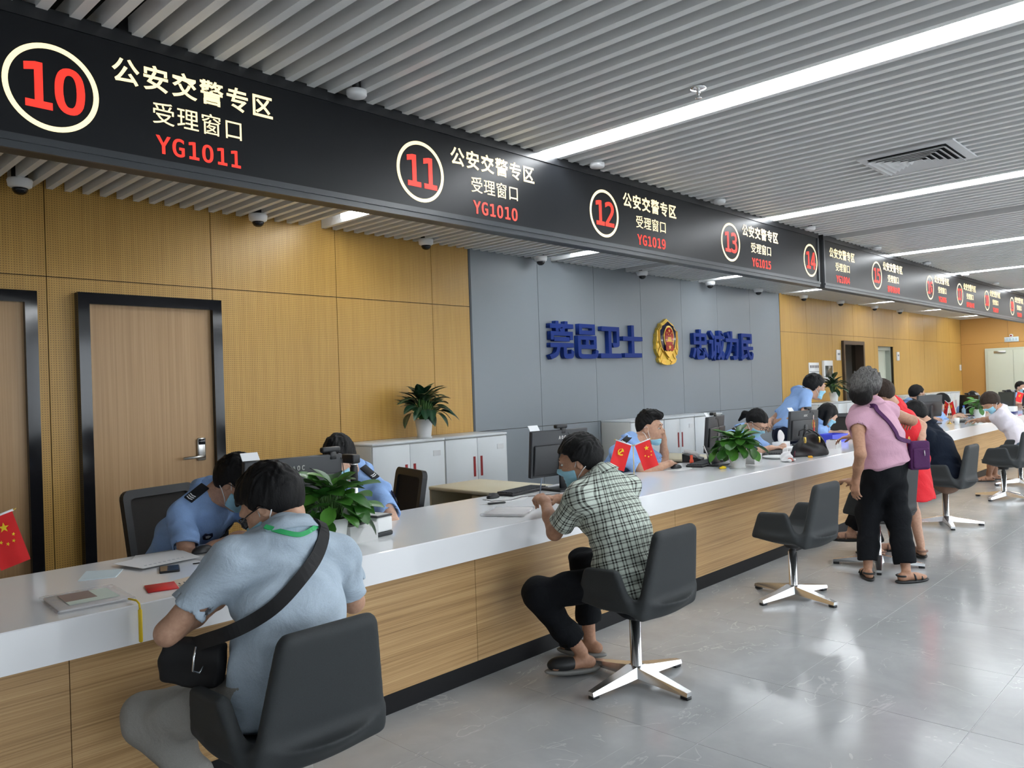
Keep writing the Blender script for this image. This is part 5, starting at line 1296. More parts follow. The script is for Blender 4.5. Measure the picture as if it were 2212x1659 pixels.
obj('wrapper', smesh('wrapper', s, .005, lambda P, D: np.maximum(D + .004 * np.sin(P[..., 0] * 150) * np.sin(P[..., 2] * 150), -P[..., 2] + .0008)), mat('wrapper_pink', (.55, .16, .12), .4), cl)
tr = thing('paper_tray', 'white saucer shaped dish of papers behind the tissue', 'tray', (6.98, 3.30, Z))
obj('dish', MB().lathe([(0, .0004), (.09, .0004), (.13, .02), (.125, .022), (.085, .006), (0, .006)], 28), M_wplastic, tr)
obj('card', MB().box(-.08, .05, -.05, .05, .022, .024), M_paper, tr)
ps = thing('paper_stack', 'stack of white papers behind the keyboard of the woman officer', 'papers', (7.92, 3.64, Z), math.radians(12))
for i in range(4): obj('sheet', MB().box(-.15, .15, -.1, .1, .0005 + i * .006, .0055 + i * .006, M=Matrix.Rotation(math.radians(i * 5 - 6), 4, 'Z')), M_paper, ps)
tb = thing('tissue_box', 'white tissue standing up from a box behind the fourth keyboard', 'tissue box', (8.03, 3.74, Z))
obj('carton', MB().rbox(-.1, .1, -.055, .055, .0004, .07, .004, 1), M_wplastic, tb)
s = Solid().ell((0, 0, .12), (.065, .02, .075), None, .02)
obj('tissue', smesh('tissue', s, .008, lambda P, D: D + .006 * np.sin(P[..., 0] * 60)), MATS['tissue_white'], tb)
bt = thing('blue_tray', 'blue plastic basket in front of the long haired officer', 'basket', (9.05, 3.60, Z), math.radians(-10))
mb = MB().box(-.16, .16, -.1, -.096, .004, .09).box(-.16, .16, .096, .1, .004, .09).box(-.16, -.156, -.096, .096, .004, .09).box(.156, .16, -.096, .096, .004, .09)
obj('walls', mb, mat('blue_plastic', (.06, .08, .60), .4), bt); obj('floor_pan', MB().box(-.16, .16, -.1, .1, .0004, .004), MATS['blue_plastic'], bt)
tl = thing('desk_phone', 'black desk telephone with white handset behind the third keyboard', 'telephone', (6.42, 3.84, Z), math.radians(20))
obj('base', MB().prism([(-.08, .0004), (.09, .0004), (.09, .075), (-.08, .03)], -.085, .085, 'x'), M_plastic, tl)
obj('handset', MB().tube([(-.07, -.06, .055), (-.075, -.03, .085), (-.075, .03, .10), (-.07, .07, .095)], [.02, .016, .016, .02], 10), M_wplastic, tl)
orr = obj('orange_stamp', MB().lathe([(0, .0004), (.018, .0004), (.018, .03), (.012, .035), (.014, .07), (0, .075)], 16), mat('orange_red', (.85, .10, .04), .4), loc=(6.28, 3.78, Z)); tag(orr, 'orange red stamp handle beside the desk telephone', 'stamp')
# far down the counter
cu = thing('paper_cup', 'white cup beside the far flags', 'cup', (12.72, 3.25, Z))
obj('cup_body', MB().lathe([(0, .0004), (.03, .0004), (.038, .09), (.035, .09), (.028, .008), (0, .008)], 20), M_wplastic, cu); obj('drink', MB().lathe([(0, .07), (.033, .07), (.033, .072), (0, .072)], 16), M_plastic2, cu)
wb2 = thing('white_box', 'white device box right of the person in white blouse', 'box', (16.2, 3.28, Z))
obj('base', MB().rbox(-.13, .13, -.09, .09, .0004, .03, .005, 1), mat('navy_plastic', (.03, .04, .16), .4), wb2); obj('case', MB().rbox(-.13, .13, -.09, .09, .0302, .12, .01, 2), M_wplastic, wb2)
bo = thing('water_bottle', 'small water bottle with blue cap by the far officers', 'bottle', (15.0, 3.72, Z))
obj('bottle_body', MB().lathe([(0, .0004), (.03, .0004), (.032, .12), (.012, .15), (.012, .16), (0, .16)], 18), mat('clear_blue', (.35, .5, .65), .1, alpha=.6), bo); obj('cap', MB().lathe([(0, .16), (.015, .16), (.015, .185), (0, .185)], 14), mat('cap_blue', (.05, .15, .6), .4), bo)
bk = thing('book_stack', 'stack of two books behind the far woman officer hands', 'books', (14.75, 3.78, Z))
for i, c in enumerate(((.5, .42, .3), (.10, .06, .05))): obj('book', MB().rbox(-.12, .12, -.09, .09, .0004 + i * .036, .034 + i * .036, .003, 1), mat('book_%d' % i, c, .6), bk)

# ================================================================== people
def A3(*v): return np.array(v, float)
def dirv(deg, pitch=0.):
    a, p = math.radians(deg), math.radians(pitch)
    return A3(math.cos(a) * math.cos(p), math.sin(a) * math.cos(p), math.sin(p))
def ik(a, t, l1, l2, hint):
    a = A3(*a); t = A3(*t); d = t - a; L = np.linalg.norm(d); L2 = min(L, (l1 + l2) * .995); u = d / (L + 1e-9)
    x = (l1 * l1 - l2 * l2 + L2 * L2) / (2 * L2); hh = math.sqrt(max(0, l1 * l1 - x * x))
    h = A3(*hint); h = nv(h - u * (h @ u))
    return a + u * x + h * hh, a + u * L2

def skin_mat(name, col):
    m = mat(name, col, .48, spec=.4); t = NT(m)
    n = t.noise(t.objc(), 60, 4, .6)
    lo = (col[0] * .86, col[1] * .80, col[2] * .78); hi = (min(1, col[0] * 1.08), col[1] * 1.06, col[2] * 1.05)
    t.col(t.ramp(n, [(.3, lo), (.7, hi)])); t.bump(t.noise(t.objc(), 400, 2), .08, .001)
    return m
SKIN = skin_mat('skin_light', (.52, .315, .215)); SKIN2 = skin_mat('skin_tan', (.42, .235, .150)); SKIN3 = skin_mat('skin_pale', (.60, .385, .28))
def hair_mat(name, c0, c1):
    m = mat(name, c0, .55, spec=.22); t = NT(m)
    p = t.vm('MULTIPLY', t.objc(), (1, 1, .25))
    n = t.noise(p, 220, 4, .7, .6)
    t.col(t.ramp(n, [(.35, c0), (.7, c1)])); t.bump(n, .6, .003)
    return m
HAIR = hair_mat('black_hair', (.003, .003, .0035), (.010, .0095, .010))
def two_tone():
    m = mat('grey_black_hair', (.1, .1, .1), .55, spec=.25); t = NT(m)
    n = t.noise(t.vm('MULTIPLY', t.objc(), (1, 1, .3)), 160, 4, .7, .8)
    z = t.m('ADD', t.sep(t.objc())[2], t.m('MULTIPLY', t.noise(t.objc(), 25, 3), .10))
    k = t.m('MINIMUM', t.m('MAXIMUM', t.m('MULTIPLY', t.m('SUBTRACT', z, 1.435), 14.), 0.), 1.)
    g = t.ramp(n, [(.35, (.035, .034, .033)), (.68, (.26, .25, .24))])
    t.col(t.mix(k, (.006, .005, .005), g)); t.bump(n, .9, .006)
    return m
HAIRG = two_tone()
HAIRB = hair_mat('dark_brown_hair', (.012, .007, .005), (.05, .03, .02))
def cloth(name, col, amt=.12, scale=350, rough=.8):
    m = mat(name, col, rough, spec=.15); t = NT(m)
    n = t.noise(t.objc(), scale, 2, .6); w = t.noise(t.objc(), 9, 4, .6, .8)
    f = t.m('ADD', t.m('MULTIPLY', n, .6), t.m('MULTIPLY', w, .4))
    t.col(t.ramp(f, [(.3, tuple(c * (1 - amt) for c in col)), (.7, tuple(min(1, c * (1 + amt)) for c in col))]))
    t.bump(w, .45, .02)
    return m
C_UNI = cloth('uniform_blue', (.29, .45, .77)); C_PALE = cloth('pale_blue_chambray', (.43, .515, .60), .16, 420); C_PINK = cloth('pink_blouse', (.56, .33, .42), .10)
C_RED = cloth('red_dress', (.66, .022, .032), .10, 200, .6); C_NAVY = cloth('navy_knit', (.006, .010, .020), .2); C_BLK = cloth('black_trouser', (.007, .008, .010), .2); C_GREY = cloth('grey_trouser', (.29, .28, .26), .12)
C_WHITE = cloth('white_blouse', (.74, .70, .76), .05); C_DENIM = cloth('denim', (.055, .085, .125), .25); C_TAN = cloth('brown_trouser', (.17, .105, .075), .2); C_DKU = cloth('navy_trouser', (.012, .016, .035), .2)
def plaid_mat():
    m = mat('checked_shirt', (.7, .75, .68), .8, spec=.15); t = NT(m)
    v = t.attr('fab'); s = t.sep(v)
    def lines(c, per):
        f = t.m('FRACT', t.m('DIVIDE', c, per))
        a = t.m('LESS_THAN', t.m('ABSOLUTE', t.m('SUBTRACT', f, .30)), .085); b = t.m('LESS_THAN', t.m('ABSOLUTE', t.m('SUBTRACT', f, .62)), .085)
        return t.m('MAXIMUM', a, b)
    lu = lines(s[0], .040); lv_ = lines(s[1], .040)
    k = t.m('ADD', t.m('MULTIPLY', lu, .62), t.m('MULTIPLY', lv_, .62)); k = t.m('MINIMUM', k, 1.0)
    n = t.noise(t.objc(), 300, 2)
    base = t.ramp(n, [(.3, (.52, .58, .51)), (.7, (.62, .68, .61))])
    t.col(t.mix(k, base, (.030, .028, .024))); t.bump(t.noise(t.objc(), 9, 4, .6, .8), .45, .02)
    return m
C_PLAID = plaid_mat()
M_mask = cloth('mask_blue', (.33, .62, .76), .05, 300, .85); M_strap = mat('mask_strap', (.80, .82, .83), .7)
M_shoe = mat('dark_shoe', (.016, .017, .018), .5); M_sole = mat('grey_sole', (.26, .26, .25), .6)
M_eye = mat('eye_white', (.50, .47, .44), .35); M_iris = mat('iris', (.012, .008, .006), .15); M_lip = mat('lip', (.42, .18, .15), .45); M_brow = mat('eyebrow', (.012, .010, .010), .7)

def folds(k=1., f=1.):
    def fn(P, D):
        x, y, z = P[..., 0] * f, P[..., 1] * f, P[..., 2] * f
        a = np.sin(34 * z + 9 * x + 2.2 * np.sin(17 * y + 11 * z)) * np.sin(13 * x - 15 * y + 1.7 * np.sin(12 * z))
        b = np.sin(52 * (x + y) + 24 * z + 2.0 * np.sin(21 * z + 8 * x))
        return D + k * (.0052 * a + .0022 * b)
    return fn

class Head:
    def __init__(s, c, fwd, up, k=1.):
        s.c = A3(*c); s.F = nv(fwd); up = A3(*up); s.U = nv(up - s.F * (up @ s.F)); s.L = np.cross(s.U, s.F); s.k = k
        s.R = np.stack([s.F, s.L, s.U])
    def w(s, f, l, u): return s.c + s.k * (s.F * f + s.L * l + s.U * u)
    def ell(s, sd, c, r, kk=.015, op='u', R=None): sd.ell(s.w(*c), A3(*r) * s.k, s.R if R is None else R, kk, op)
    def loc(s, P): return ((P - s.c) @ s.R.T) / s.k
    def face(s, sd, full=True):
        k = s.k
        s.ell(sd, (-.012, 0, .030), (.096, .074, .092), .02)
        s.ell(sd, (.030, 0, -.010), (.066, .066, .080), .03)
        s.ell(sd, (.036, 0, -.060), (.052, .052, .056), .03)
        s.ell(sd, (.066, 0, -.098), (.022, .026, .020), .025)
        s.ell(sd, (.058, .030, -.022), (.034, .030, .028), .02); s.ell(sd, (.058, -.030, -.022), (.034, .030, .028), .02)
        sd.cone(s.w(.084, .034, .032), s.w(.084, -.034, .032), .013 * k, .013 * k, .018)
        sd.cone(s.w(.090, 0, .022), s.w(.108, 0, -.022), .008 * k, .0115 * k, .012)
        for g in (-1, 1):
            s.ell(sd, (.098, g * .012, -.028), (.010, .008, .008), .008)
            if full: s.ell(sd, (.096, g * .031, .010), (.012, .017, .011), .014, 's')
            Re = np.stack([nv(s.F * .95 + s.L * g * .35), nv(s.L * .95 - s.F * g * .35), s.U])
            sd.ell(s.w(-.004, g * .077, -.004), A3(.019, .009, .031) * k, Re, .008)
            if full: sd.ell(s.w(-.002, g * .085, -.001), A3(.010, .006, .017) * k, Re, .006, 's')
        if full:
            s.ell(sd, (.090, 0, -.056), (.012, .023, .0065), .008); s.ell(sd, (.088, 0, -.067), (.012, .020, .007), .008)
            sd.cone(s.w(.104, .018, -.0612), s.w(.104, -.018, -.0612), .0022 * k, .0022 * k, .004, 's')
    def mask(s, low=0.):
        f = Solid(); s.face(f, False)
        def fn(P):
            d = f.eval(P) - .0065 * s.k
            q = s.loc(P)
            top = q[..., 2] - (-.006 - .30 * np.abs(q[..., 1])) + low
            bot = (-.112 - low * .6 + .25 * np.abs(q[..., 1])) - q[..., 2]
            back = (.030) - q[..., 0]
            d = d + .0012 * np.sin(q[..., 2] * 330)
            return smax(smax(smax(d, top * s.k, .003), bot * s.k, .003), back * s.k, .003)
        sd = Solid(); sd._push(fn, s.w(.05, 0, -.06), .13 * s.k, .01, 'u', None)
        return sd
    def hair(s, style):
        hl = style.get('line', [(-.12, -.075), (-.07, -.060), (-.03, -.030), (.0, .030), (.030, .028), (.045, .062), (.075, .078), (.12, .080)])
        xs = np.array([p[0] for p in hl]); zs = np.array([p[1] for p in hl])
        t = style.get('t', .014); tt = style.get('top', .016)
        sd = Solid()
        rad = A3(.096 + t, .074 + t, .092 + tt) * s.k; c = s.w(-.014 + style.get('df', 0), 0, .032)
        def fn(P):
            q = (P - c) @ s.R.T
            k0 = np.linalg.norm(q / rad, axis=-1); k1 = np.linalg.norm(q / rad ** 2, axis=-1) + 1e-9
            d = k0 * (k0 - 1) / k1
            L = s.loc(P)
            line = np.interp(L[..., 0], xs, zs)
            return smax(d, (line - L[..., 2]) * s.k, .012)
        sd._push(fn, c, rad.max(), .02, 'u', None)
        for p in style.get('add', []):
            if p[0] == 'cone': sd.cone(s.w(*p[1]), s.w(*p[2]), p[3] * s.k, p[4] * s.k, .025)
            else: s.ell(sd, p[1], p[2], .025)
        amp = style.get('amp', .004)
        def post(P, D):
            q = s.loc(P)
            n = np.sin(q[..., 1] * 210 + 4 * np.sin(q[..., 0] * 46 + 2 * q[..., 2] * 30)) * np.sin(q[..., 0] * 90 + q[..., 2] * 55 + 3 * np.sin(q[..., 1] * 60))
            m = np.sin(q[..., 0] * 70 + 2 * np.sin(q[..., 1] * 50)) * np.sin(q[..., 1] * 80 + q[..., 2] * 40)
            up = np.clip(q[..., 2] * 8 + .4, .25, 1.2)
            return D + amp * up * (.6 * n + .7 * m)
        return sd, post

def hand(sd, w, d, n, right, curl=.5, k=1., grip=None, thumb=.6):
    w = A3(*w); d = nv(d); n = nv(A3(*n) - d * (A3(*n) @ d)); t = np.cross(n, d) * (1 if right else -1)
    sd.fcone(w + d * .012 * k, w + d * .068 * k, .030 * k, .037 * k, t, .40, .015)
    sd.cone(w - d * .02 * k, w + d * .02 * k, .027 * k, .026 * k, .015)
    L = ((.030, .086, (.040, .025, .021)), (.0105, .090, (.044, .028, .022)), (-.0095, .087, (.040, .026, .021)), (-.0285, .080, (.032, .020, .019)))
    for i, (o, b, seg) in enumerate(L):
        p = w + (d * b + t * o) * k; ang = 0.; dd = d; r = .0088 * k
        ch = [p - d * .02 * k]
        q = p
        for j, l in enumerate(seg):
            ang += curl * (.55, .85, .60)[j] * (1 + .08 * i)
            v = d * math.cos(ang) - n * math.sin(ang) + t * o * 1.2 * (1 if j == 0 else .3)
            q2 = q + nv(v) * l * k
            sd.cone(q, q2, r, r * .88, .005); r *= .88; q = q2
    p = w + (d * .022 + t * .030) * k
    v = nv(d * .55 + t * .75 * thumb - n * .35 * (1 + curl * .4)); q = p
    for l, r0, r1 in ((.040, .0125, .0105), (.030, .0105, .0095), (.024, .0095, .0075)):
        q2 = q + v * l * k; sd.cone(q, q2, r0 * k, r1 * k, .008); q = q2; v = nv(v + d * .35 - n * .15 * curl)

def foot(sd, ankle, d, k=1.):
    a = A3(*ankle); d = nv(A3(d[0], d[1], 0)); z = A3(0, 0, 1); s = np.cross(z, d)
    R = np.stack([d, s, z])
    b = A3(a[0], a[1], a[2] - .055 * k)
    sd.ell(b - d * .035 * k, A3(.040, .032, .034) * k, R, .025)
    sd.ell(b + d * .055 * k - z * .002, A3(.075, .036, .032) * k, R, .03)
    sd.ell(b + d * .125 * k - z * .010 * k, A3(.052, .043, .020) * k, R, .025)

def surf(sd, o, d):
    """first surface point from o going along -d (o lies outside in direction d); returns point and normal"""
    p = A3(*o); d = nv(d)
    for _ in range(60):
        v = float(sd.eval(p[None])[0])
        if v < .0006: break
        p = p - d * min(v, .03) * .8
    e = .002
    g = np.array([float(sd.eval((p + A3(*q))[None])[0] - sd.eval((p - A3(*q))[None])[0]) for q in ((e, 0, 0), (0, e, 0), (0, 0, e))])
    return p, nv(g)

def to_m(R3, p):
    R3 = np.asarray(R3)
    return Matrix(((R3[0][0], R3[1][0], R3[2][0], p[0]), (R3[0][1], R3[1][1], R3[2][1], p[1]), (R3[0][2], R3[1][2], R3[2][2], p[2]), (0, 0, 0, 1)))

def person(name_label, o, neck, pelvis, face, head, head_dir, arms, legs, shirt, trouser, hair, skin=None, h=.006, bulk=1., sw=.178, k=1.,
           sleeve=.62, hem=-.06, mask=True, glasses=False, lower='trousers', uniform=None, shoes=None, hairm=None, collar=True, mid=None, headk=1.03, roll=0.,
           mask_low=0., details=False, legcut=.93, shoulder_shift=((0, 0, 0), (0, 0, 0)), fold=1., dress=None, bare_foot=False, spine=.02, wide=1.):
    """o: base point (object origin). All other points are world coordinates."""
    skin = skin or SKIN; hairm = hairm or HAIR
    neck = A3(*neck); pelvis = A3(*pelvis); ax = nv(neck - pelvis)
    f = dirv(face); f = nv(f - ax * (f @ ax)); l = np.cross(ax, f)
    org = A3(*o)
    mid = A3(*mid) if mid is not None else (pelvis + neck) / 2 - f * spine
    chest = neck - ax * .13 * k + f * .035
    shL = neck - ax * .075 * k + l * sw * k + f * .02 + A3(*shoulder_shift[0]); shR = neck - ax * .075 * k - l * sw * k + f * .02 + A3(*shoulder_shift[1])
    H = Head(head, dirv(*head_dir), A3(0, 0, 1) + np.cross(dirv(*head_dir), A3(0, 0, 1)) * math.tan(math.radians(roll)), k * headk)
    B = Solid()
    def torso(sd, g, lowk=1.):
        sd.fcone(pelvis, mid, (.150 * bulk + g) * lowk, .138 * bulk + g, l, .74, .06)
        sd.fcone(mid, chest, .138 * bulk + g, .150 * bulk + g, l, .70, .06)
        sd.fcone(chest, neck - ax * .05, .150 * bulk + g, .075 + g, l, .62, .06)
        sd.cone(shL, shR, .050 * bulk + g * .8, .050 * bulk + g * .8, .06)
        sd.cone(shL + ax * .0, neck + ax * .015, .036 + g * .7, .045 + g * .5, .05); sd.cone(shR, neck + ax * .015, .036 + g * .7, .045 + g * .5, .05)
    torso(B, 0.)
    H.face(B, True)
    sk = H.w(-.030, 0, -.055)
    B.cone(neck - ax * .03, sk, .062 * bulk ** .5 * k, .054 * k, .03); B.cone(neck + f * .01, H.w(.01, 0, -.075), .055 * k, .045 * k, .03)
    J = {}
    for side, sh, spec in (('L', shL, arms[0]), ('R', shR, arms[1])):
        tgt, hint, hd, hn, curl = spec
        e, w = ik(sh, tgt, .285 * k, .255 * k, hint)
        J[side] = (sh, e, w)
        B.cone(sh, e, .047 * bulk ** .5 * k, .040 * k, .025)
        B.cone(e, (e + w) / 2, .040 * k, .036 * k, .02); B.cone((e + w) / 2, w, .037 * k, .026 * k, .02)
        hand(B, w, hd, hn, side == 'R', curl, k)
    hipL = pelvis + l * .090 * k - ax * .01; hipR = pelvis - l * .090 * k - ax * .01
    Lg = {}
    for side, hp, spec in (('L', hipL, legs[0]), ('R', hipR, legs[1])):
        ank, hint, fd = spec
        kn, an = ik(hp, ank, .43 * k, .42 * k, hint)
        Lg[side] = (hp, kn, an)
        B.cone(hp, kn, .080 * bulk * k, .054 * k, .04)
        B.cone(kn, an, .053 * k, .034 * k, .03); B.cone(kn * .65 + an * .35, kn * .5 + an * .5, .050 * k, .042 * k, .03)
        foot(B, an, fd, k)
    fn = smesh('person', B, h, shift=org)
    me = fn; me.materials.append(skin)
    P = obj('person', me, None, loc=tuple(org)); tag(P, name_label, 'person')
    def part(nm, mesh, m, par=None):
        if m is not None and not mesh.materials: mesh.materials.append(m)
        q = bpy.data.objects.new(nm, mesh); COL.objects.link(q); q.parent = par or P; return q
    def mbpart(nm, mb, m, par=None, M=None):
        me2 = mb.mesh(nm); fix_normals(me2)
        q = part(nm, me2, m, par)
        Mo = Matrix.Translation(-Vector(org))
        q.matrix_basis = Mo @ M if M is not None else Mo
        if par is not None: q.matrix_basis = par.matrix_basis.inverted() @ q.matrix_basis
        return q
    hc = max(h, .007)
    # ---- shirt
    S = Solid()
    if dress is None:
        g = .016
        torso(S, g)
        S.fcone(pelvis + ax * .06, pelvis + ax * hem, .158 * bulk + g, .178 * bulk + g, l, .82, .05, 'u', clip=[(pelvis + ax * (hem + .02), -ax)])
    else:
        g = .012
        torso(S, g)
        bot = A3(pelvis[0], pelvis[1], dress)
        S.fcone(mid, pelvis - A3(0, 0, .02), .15 * bulk, .185 * bulk, l, .8, .06)
        S.fcone(pelvis, bot, .185 * bulk, .25 * bulk, l, .8, .06, 'u', clip=[(bot + A3(0, 0, .01), (0, 0, -1))])
    for side in 'LR':
        sh, e, w = J[side]; u = nv(e - sh); end = sh + u * np.linalg.norm(e - sh) * sleeve
        if sleeve > .3:
            S.cone(sh, end + u * .03, .060 * bulk ** .5 * k, .066 * bulk ** .3 * k, .04, 'u', clip=[(end, u)])
        else:
            S.cone(sh, end, .064 * bulk ** .5 * k, .060 * k, .04, 'u', clip=[(end, u)])
        S.cone(end - u * .022, end + u * .05, .051 * k, .055 * k, .006, 's')
        if sleeve > 1.2:
            pass
    S.cone(neck - ax * .01 + f * .02, H.w(-.02, 0, -.05), .060 * k, .056 * k, .01, 's')
    sm = smesh('shirt' if dress is None else 'dress', S, hc, folds(fold), shift=org)
    if shirt is C_PLAID:
        v = np.empty(len(sm.vertices) * 3, np.float32); sm.vertices.foreach_get('co', v); v = v.reshape(-1, 3) + org
        rel = v - pelvis; a = np.arctan2(rel @ l, -(rel @ f)) * .155; b = rel @ ax
        best = np.full(len(v), .035); U = np.stack([a, b, 0 * a], -1)
        for side in 'LR':
            sh, e, w = J[side]; u = nv(e - sh); q = v - sh; tt = q @ u; d = np.linalg.norm(q - tt[:, None] * u, axis=1)
            out = (q @ l) * (1 if side == 'L' else -1)
            m_ = (d < .085) & (tt > .02) & (out > -.01)
            s1 = nv(np.cross(u, f)); s2 = np.cross(u, s1)
            an = np.arctan2(q @ s1, q @ s2) * .065
            U[m_] = np.stack([an, tt, 0 * an], -1)[m_]
        at = sm.attributes.new('fab', 'FLOAT_VECTOR', 'POINT'); at.data.foreach_set('vector', U.astype(np.float32).ravel())
    so = part('shirt' if dress is None else 'dress', sm, shirt)
    if collar:
        ch_ = collar if isinstance(collar, float) else (-.014 if uniform else .0)
        rows = [(.062, .004 + ch_), (.066, .050 + ch_), (.076, .055 + ch_), (.104, .006 + ch_)]
        nk = neck + f * .012; ua = nv(ax * .75 + nv(H.c - neck) * .5); ff = nv(f - ua * (f @ ua)); ll = np.cross(ua, ff)
        vs = []; fs = []; n = 25
        for i in range(n):
            th = math.radians(18 + 324 * i / (n - 1)); fr = max(0, math.cos(th)) ** 2; dd = ff * math.cos(th) + ll * math.sin(th)
            for j, (r, z) in enumerate(rows):
                z2 = z - (.028 * fr if j == 3 else .010 * fr)
                r2 = r + (.012 * fr if j == 3 else 0)
                vs.append(nk + dd * r2 * k * (1 + .10 * abs(math.sin(th))) + ua * z2 * k - ff * 0)
        m4 = len(rows)
        for i in range(n - 1):
            for j in range(m4):
                fs.append((i * m4 + j, i * m4 + (j + 1) % m4, (i + 1) * m4 + (j + 1) % m4, (i + 1) * m4 + j))
        fs += [tuple(range(m4)), tuple(range((n - 1) * m4, n * m4))]
        cm_ = MB().add([Vector(q) for q in vs], fs, True).mesh('collar')
        at = cm_.attributes.new('fab', 'FLOAT_VECTOR', 'POINT')
        at.data.foreach_set('vector', np.array([(i * .014, j * .017, 0) for i in range(n) for j in range(m4)], np.float32).ravel())
        co = part('collar', cm_, shirt, so); co.matrix_basis = Matrix.Translation(-Vector(org))
    # ---- legs wear
    if lower in ('trousers', 'shorts', 'cropped'):
        T = Solid(); g = .014
        T.fcone(pelvis - ax * .02, pelvis + ax * .09, .158 * bulk + g * .5, .142 * bulk + g * .3, l, .78, .05)
        for side in 'LR':
            hp, kn, an = Lg[side]
            T.cone(hp, kn, .092 * bulk * k * wide ** .5, .072 * k * wide, .05, 'u', clip=[(hp + (kn - hp) * .98, kn - hp)] if lower == 'shorts' else None)
            if lower != 'shorts':
                u = nv(an - kn); cut = .93 if lower == 'trousers' else legcut
                end = kn + (an - kn) * cut
                T.cone(kn, end + u * .02, .070 * k * wide, .068 * k * wide, .05, 'u', clip=[(end, u)])
                T.cone(end - u * .02, end + u * .05, .045 * k, .050 * k, .006, 's')
        part('trousers' if lower != 'shorts' else 'shorts', smesh('trousers', T, max(hc, .009), folds(fold * 1.2, .8), shift=org), trouser)
    # ---- footwear
    if shoes is not None:
        for side, spec in (('L', legs[0]), ('R', legs[1])):
            an = Lg[side][2]; d = nv(A3(spec[2][0], spec[2][1], 0)); s_ = np.cross(A3(0, 0, 1), d); R = np.stack([d, s_, A3(0, 0, 1)])
            b = A3(an[0], an[1], an[2] - .055 * k); zf = b[2] - .036 * k
            F_ = Solid()
            sole = Solid().ell(b + d * .05 * k + A3(0, 0, zf - b[2] + .004), A3(.150, .050, .026) * k, R, .01, 'u', clip=[((0, 0, zf + .012), (0, 0, 1)), ((0, 0, zf - .018), (0, 0, -1))])
            sh_o = part('sole', smesh('sole', sole, .006, shift=org), M_sole if shoes in ('clog',) else M_shoe)
            if shoes in ('shoe', 'clog'):
                F_.ell(b + d * .10 * k, A3(.085, .048, .042) * k, R, .02)
                if shoes == 'shoe': F_.ell(b - d * .03 * k, A3(.06, .042, .045) * k, R, .03)
                F_.hull([((0, 0, zf + .010), (0, 0, -1)), (b + A3(0, 0, .05), (0, 0, 1)), (b + d * .2, d), (b - d * .1, -d), (b + s_ * .06, s_), (b - s_ * .06, -s_)], b, .25, .01, .01, 'i')
                part('upper', smesh('upper', F_, .006, shift=org, lohi=(b - .2, b + .2)), M_shoe, sh_o)
            else:
                for dd, hh in ((.11, .030), (.05, .045), (-.035, .055)):
                    c0 = b + d * dd * k
                    pts = [c0 + s_ * q * .048 * k + A3(0, 0, (zf - b[2]) + .012 + hh * math.sqrt(max(0, 1 - q * q)) * 1.0 * k) for q in np.linspace(-1, 1, 9)]
                    if dd < 0:
                        pts = [c0 + s_ * math.cos(q) * .040 * k - d * math.sin(q) * .042 * k + A3(0, 0, .012) for q in np.linspace(0, math.pi, 9)]
                    mbpart('strap', MB().tube([Vector(q) for q in pts], .0075 * k, 6), M_shoe if shoes == 'sandal' else MATS.get('sandal_brown') or mat('sandal_brown', (.20, .11, .08), .5), sh_o)
    # ---- hair, mask, glasses
    hs, hp_ = H.hair(hair); part('hair', smesh('hair', hs, max(.0045, h * .8), hp_, shift=org), hairm)
    if mask:
        mk = part('face_mask', smesh('face_mask', H.mask(mask_low), max(.0045, h * .75), shift=org), M_mask)
        for g in (-1, 1):
            for u0, u1, f1 in ((-.030 - mask_low, .022, .004), (-.088 - mask_low, -.034, -.012)):
                pts = [H.w(.034, g * .060, u0), H.w(.018, g * .074, (u0 + u1) / 2), H.w(f1, g * .083, u1), H.w(f1 - .018, g * .088, u1 * .6 - .002)]
                mbpart('ear_loop', MB().tube([Vector(q) for q in pts], .0022, 6), M_strap, mk)
    if glasses:
        G = thing('g', 'g', 'g'); bpy.data.objects.remove(G)
        gl = None
        for g in (-1, 1):
            pts = [H.w(.108 - .012 * abs(math.cos(q)), g * .033 + .023 * math.cos(q), .008 + .018 * math.sin(q)) for q in np.linspace(0, 2 * math.pi, 17)[:-1]]
            r_ = mbpart('glasses' if gl is None else 'rim', MB().tube([Vector(q) for q in pts], .002, 6, closed=True), M_black, gl)
            gl = gl or r_
            mbpart('temple', MB().tube([Vector(q) for q in (H.w(.096, g * .058, .012), H.w(.05, g * .078, .012), H.w(.0, g * .086, .008), H.w(-.015, g * .086, -.006))], .0022, 6), M_black, gl)
        mbpart('bridge', MB().tube([Vector(q) for q in (H.w(.108, .012, .012), H.w(.113, 0, .014), H.w(.108, -.012, .012))], .002, 6), M_black, gl)
    if details:
        for g in (-1, 1):
            R = H.R
            e1 = Solid(); e1.ell(H.w(.084, g * .031, .009), A3(.0105, .0138, .0060) * H.k, R, .004)
            eo = part('eye', smesh('eye', e1, .0025, shift=org), M_eye)
            e2 = Solid(); e2.ell(H.w(.0915, g * .031, .009), A3(.005, .0065, .0056) * H.k, R, .004)
            part('iris', smesh('iris', e2, .002, shift=org), M_iris, eo)
            pts = [H.w(.0975 - .006 * abs(q - .2) * 1.5, g * (.012 + .036 * q), .031 + .007 * math.sin(q * 2.6)) for q in np.linspace(0, 1, 7)]
            mbpart('eyebrow', MB().tube([Vector(q) for q in pts], [.0030, .0042, .0044, .0042, .0036, .0028, .0016], 6), M_brow)
        if not mask or mask_low > 0:
            e1 = Solid(); H.ell(e1, (.0935, 0, -.0565), (.011, .021, .0048), .004); H.ell(e1, (.0915, 0, -.0665), (.011, .018, .0052), .004)
            part('lips', smesh('lips', e1, .003, shift=org), M_lip)
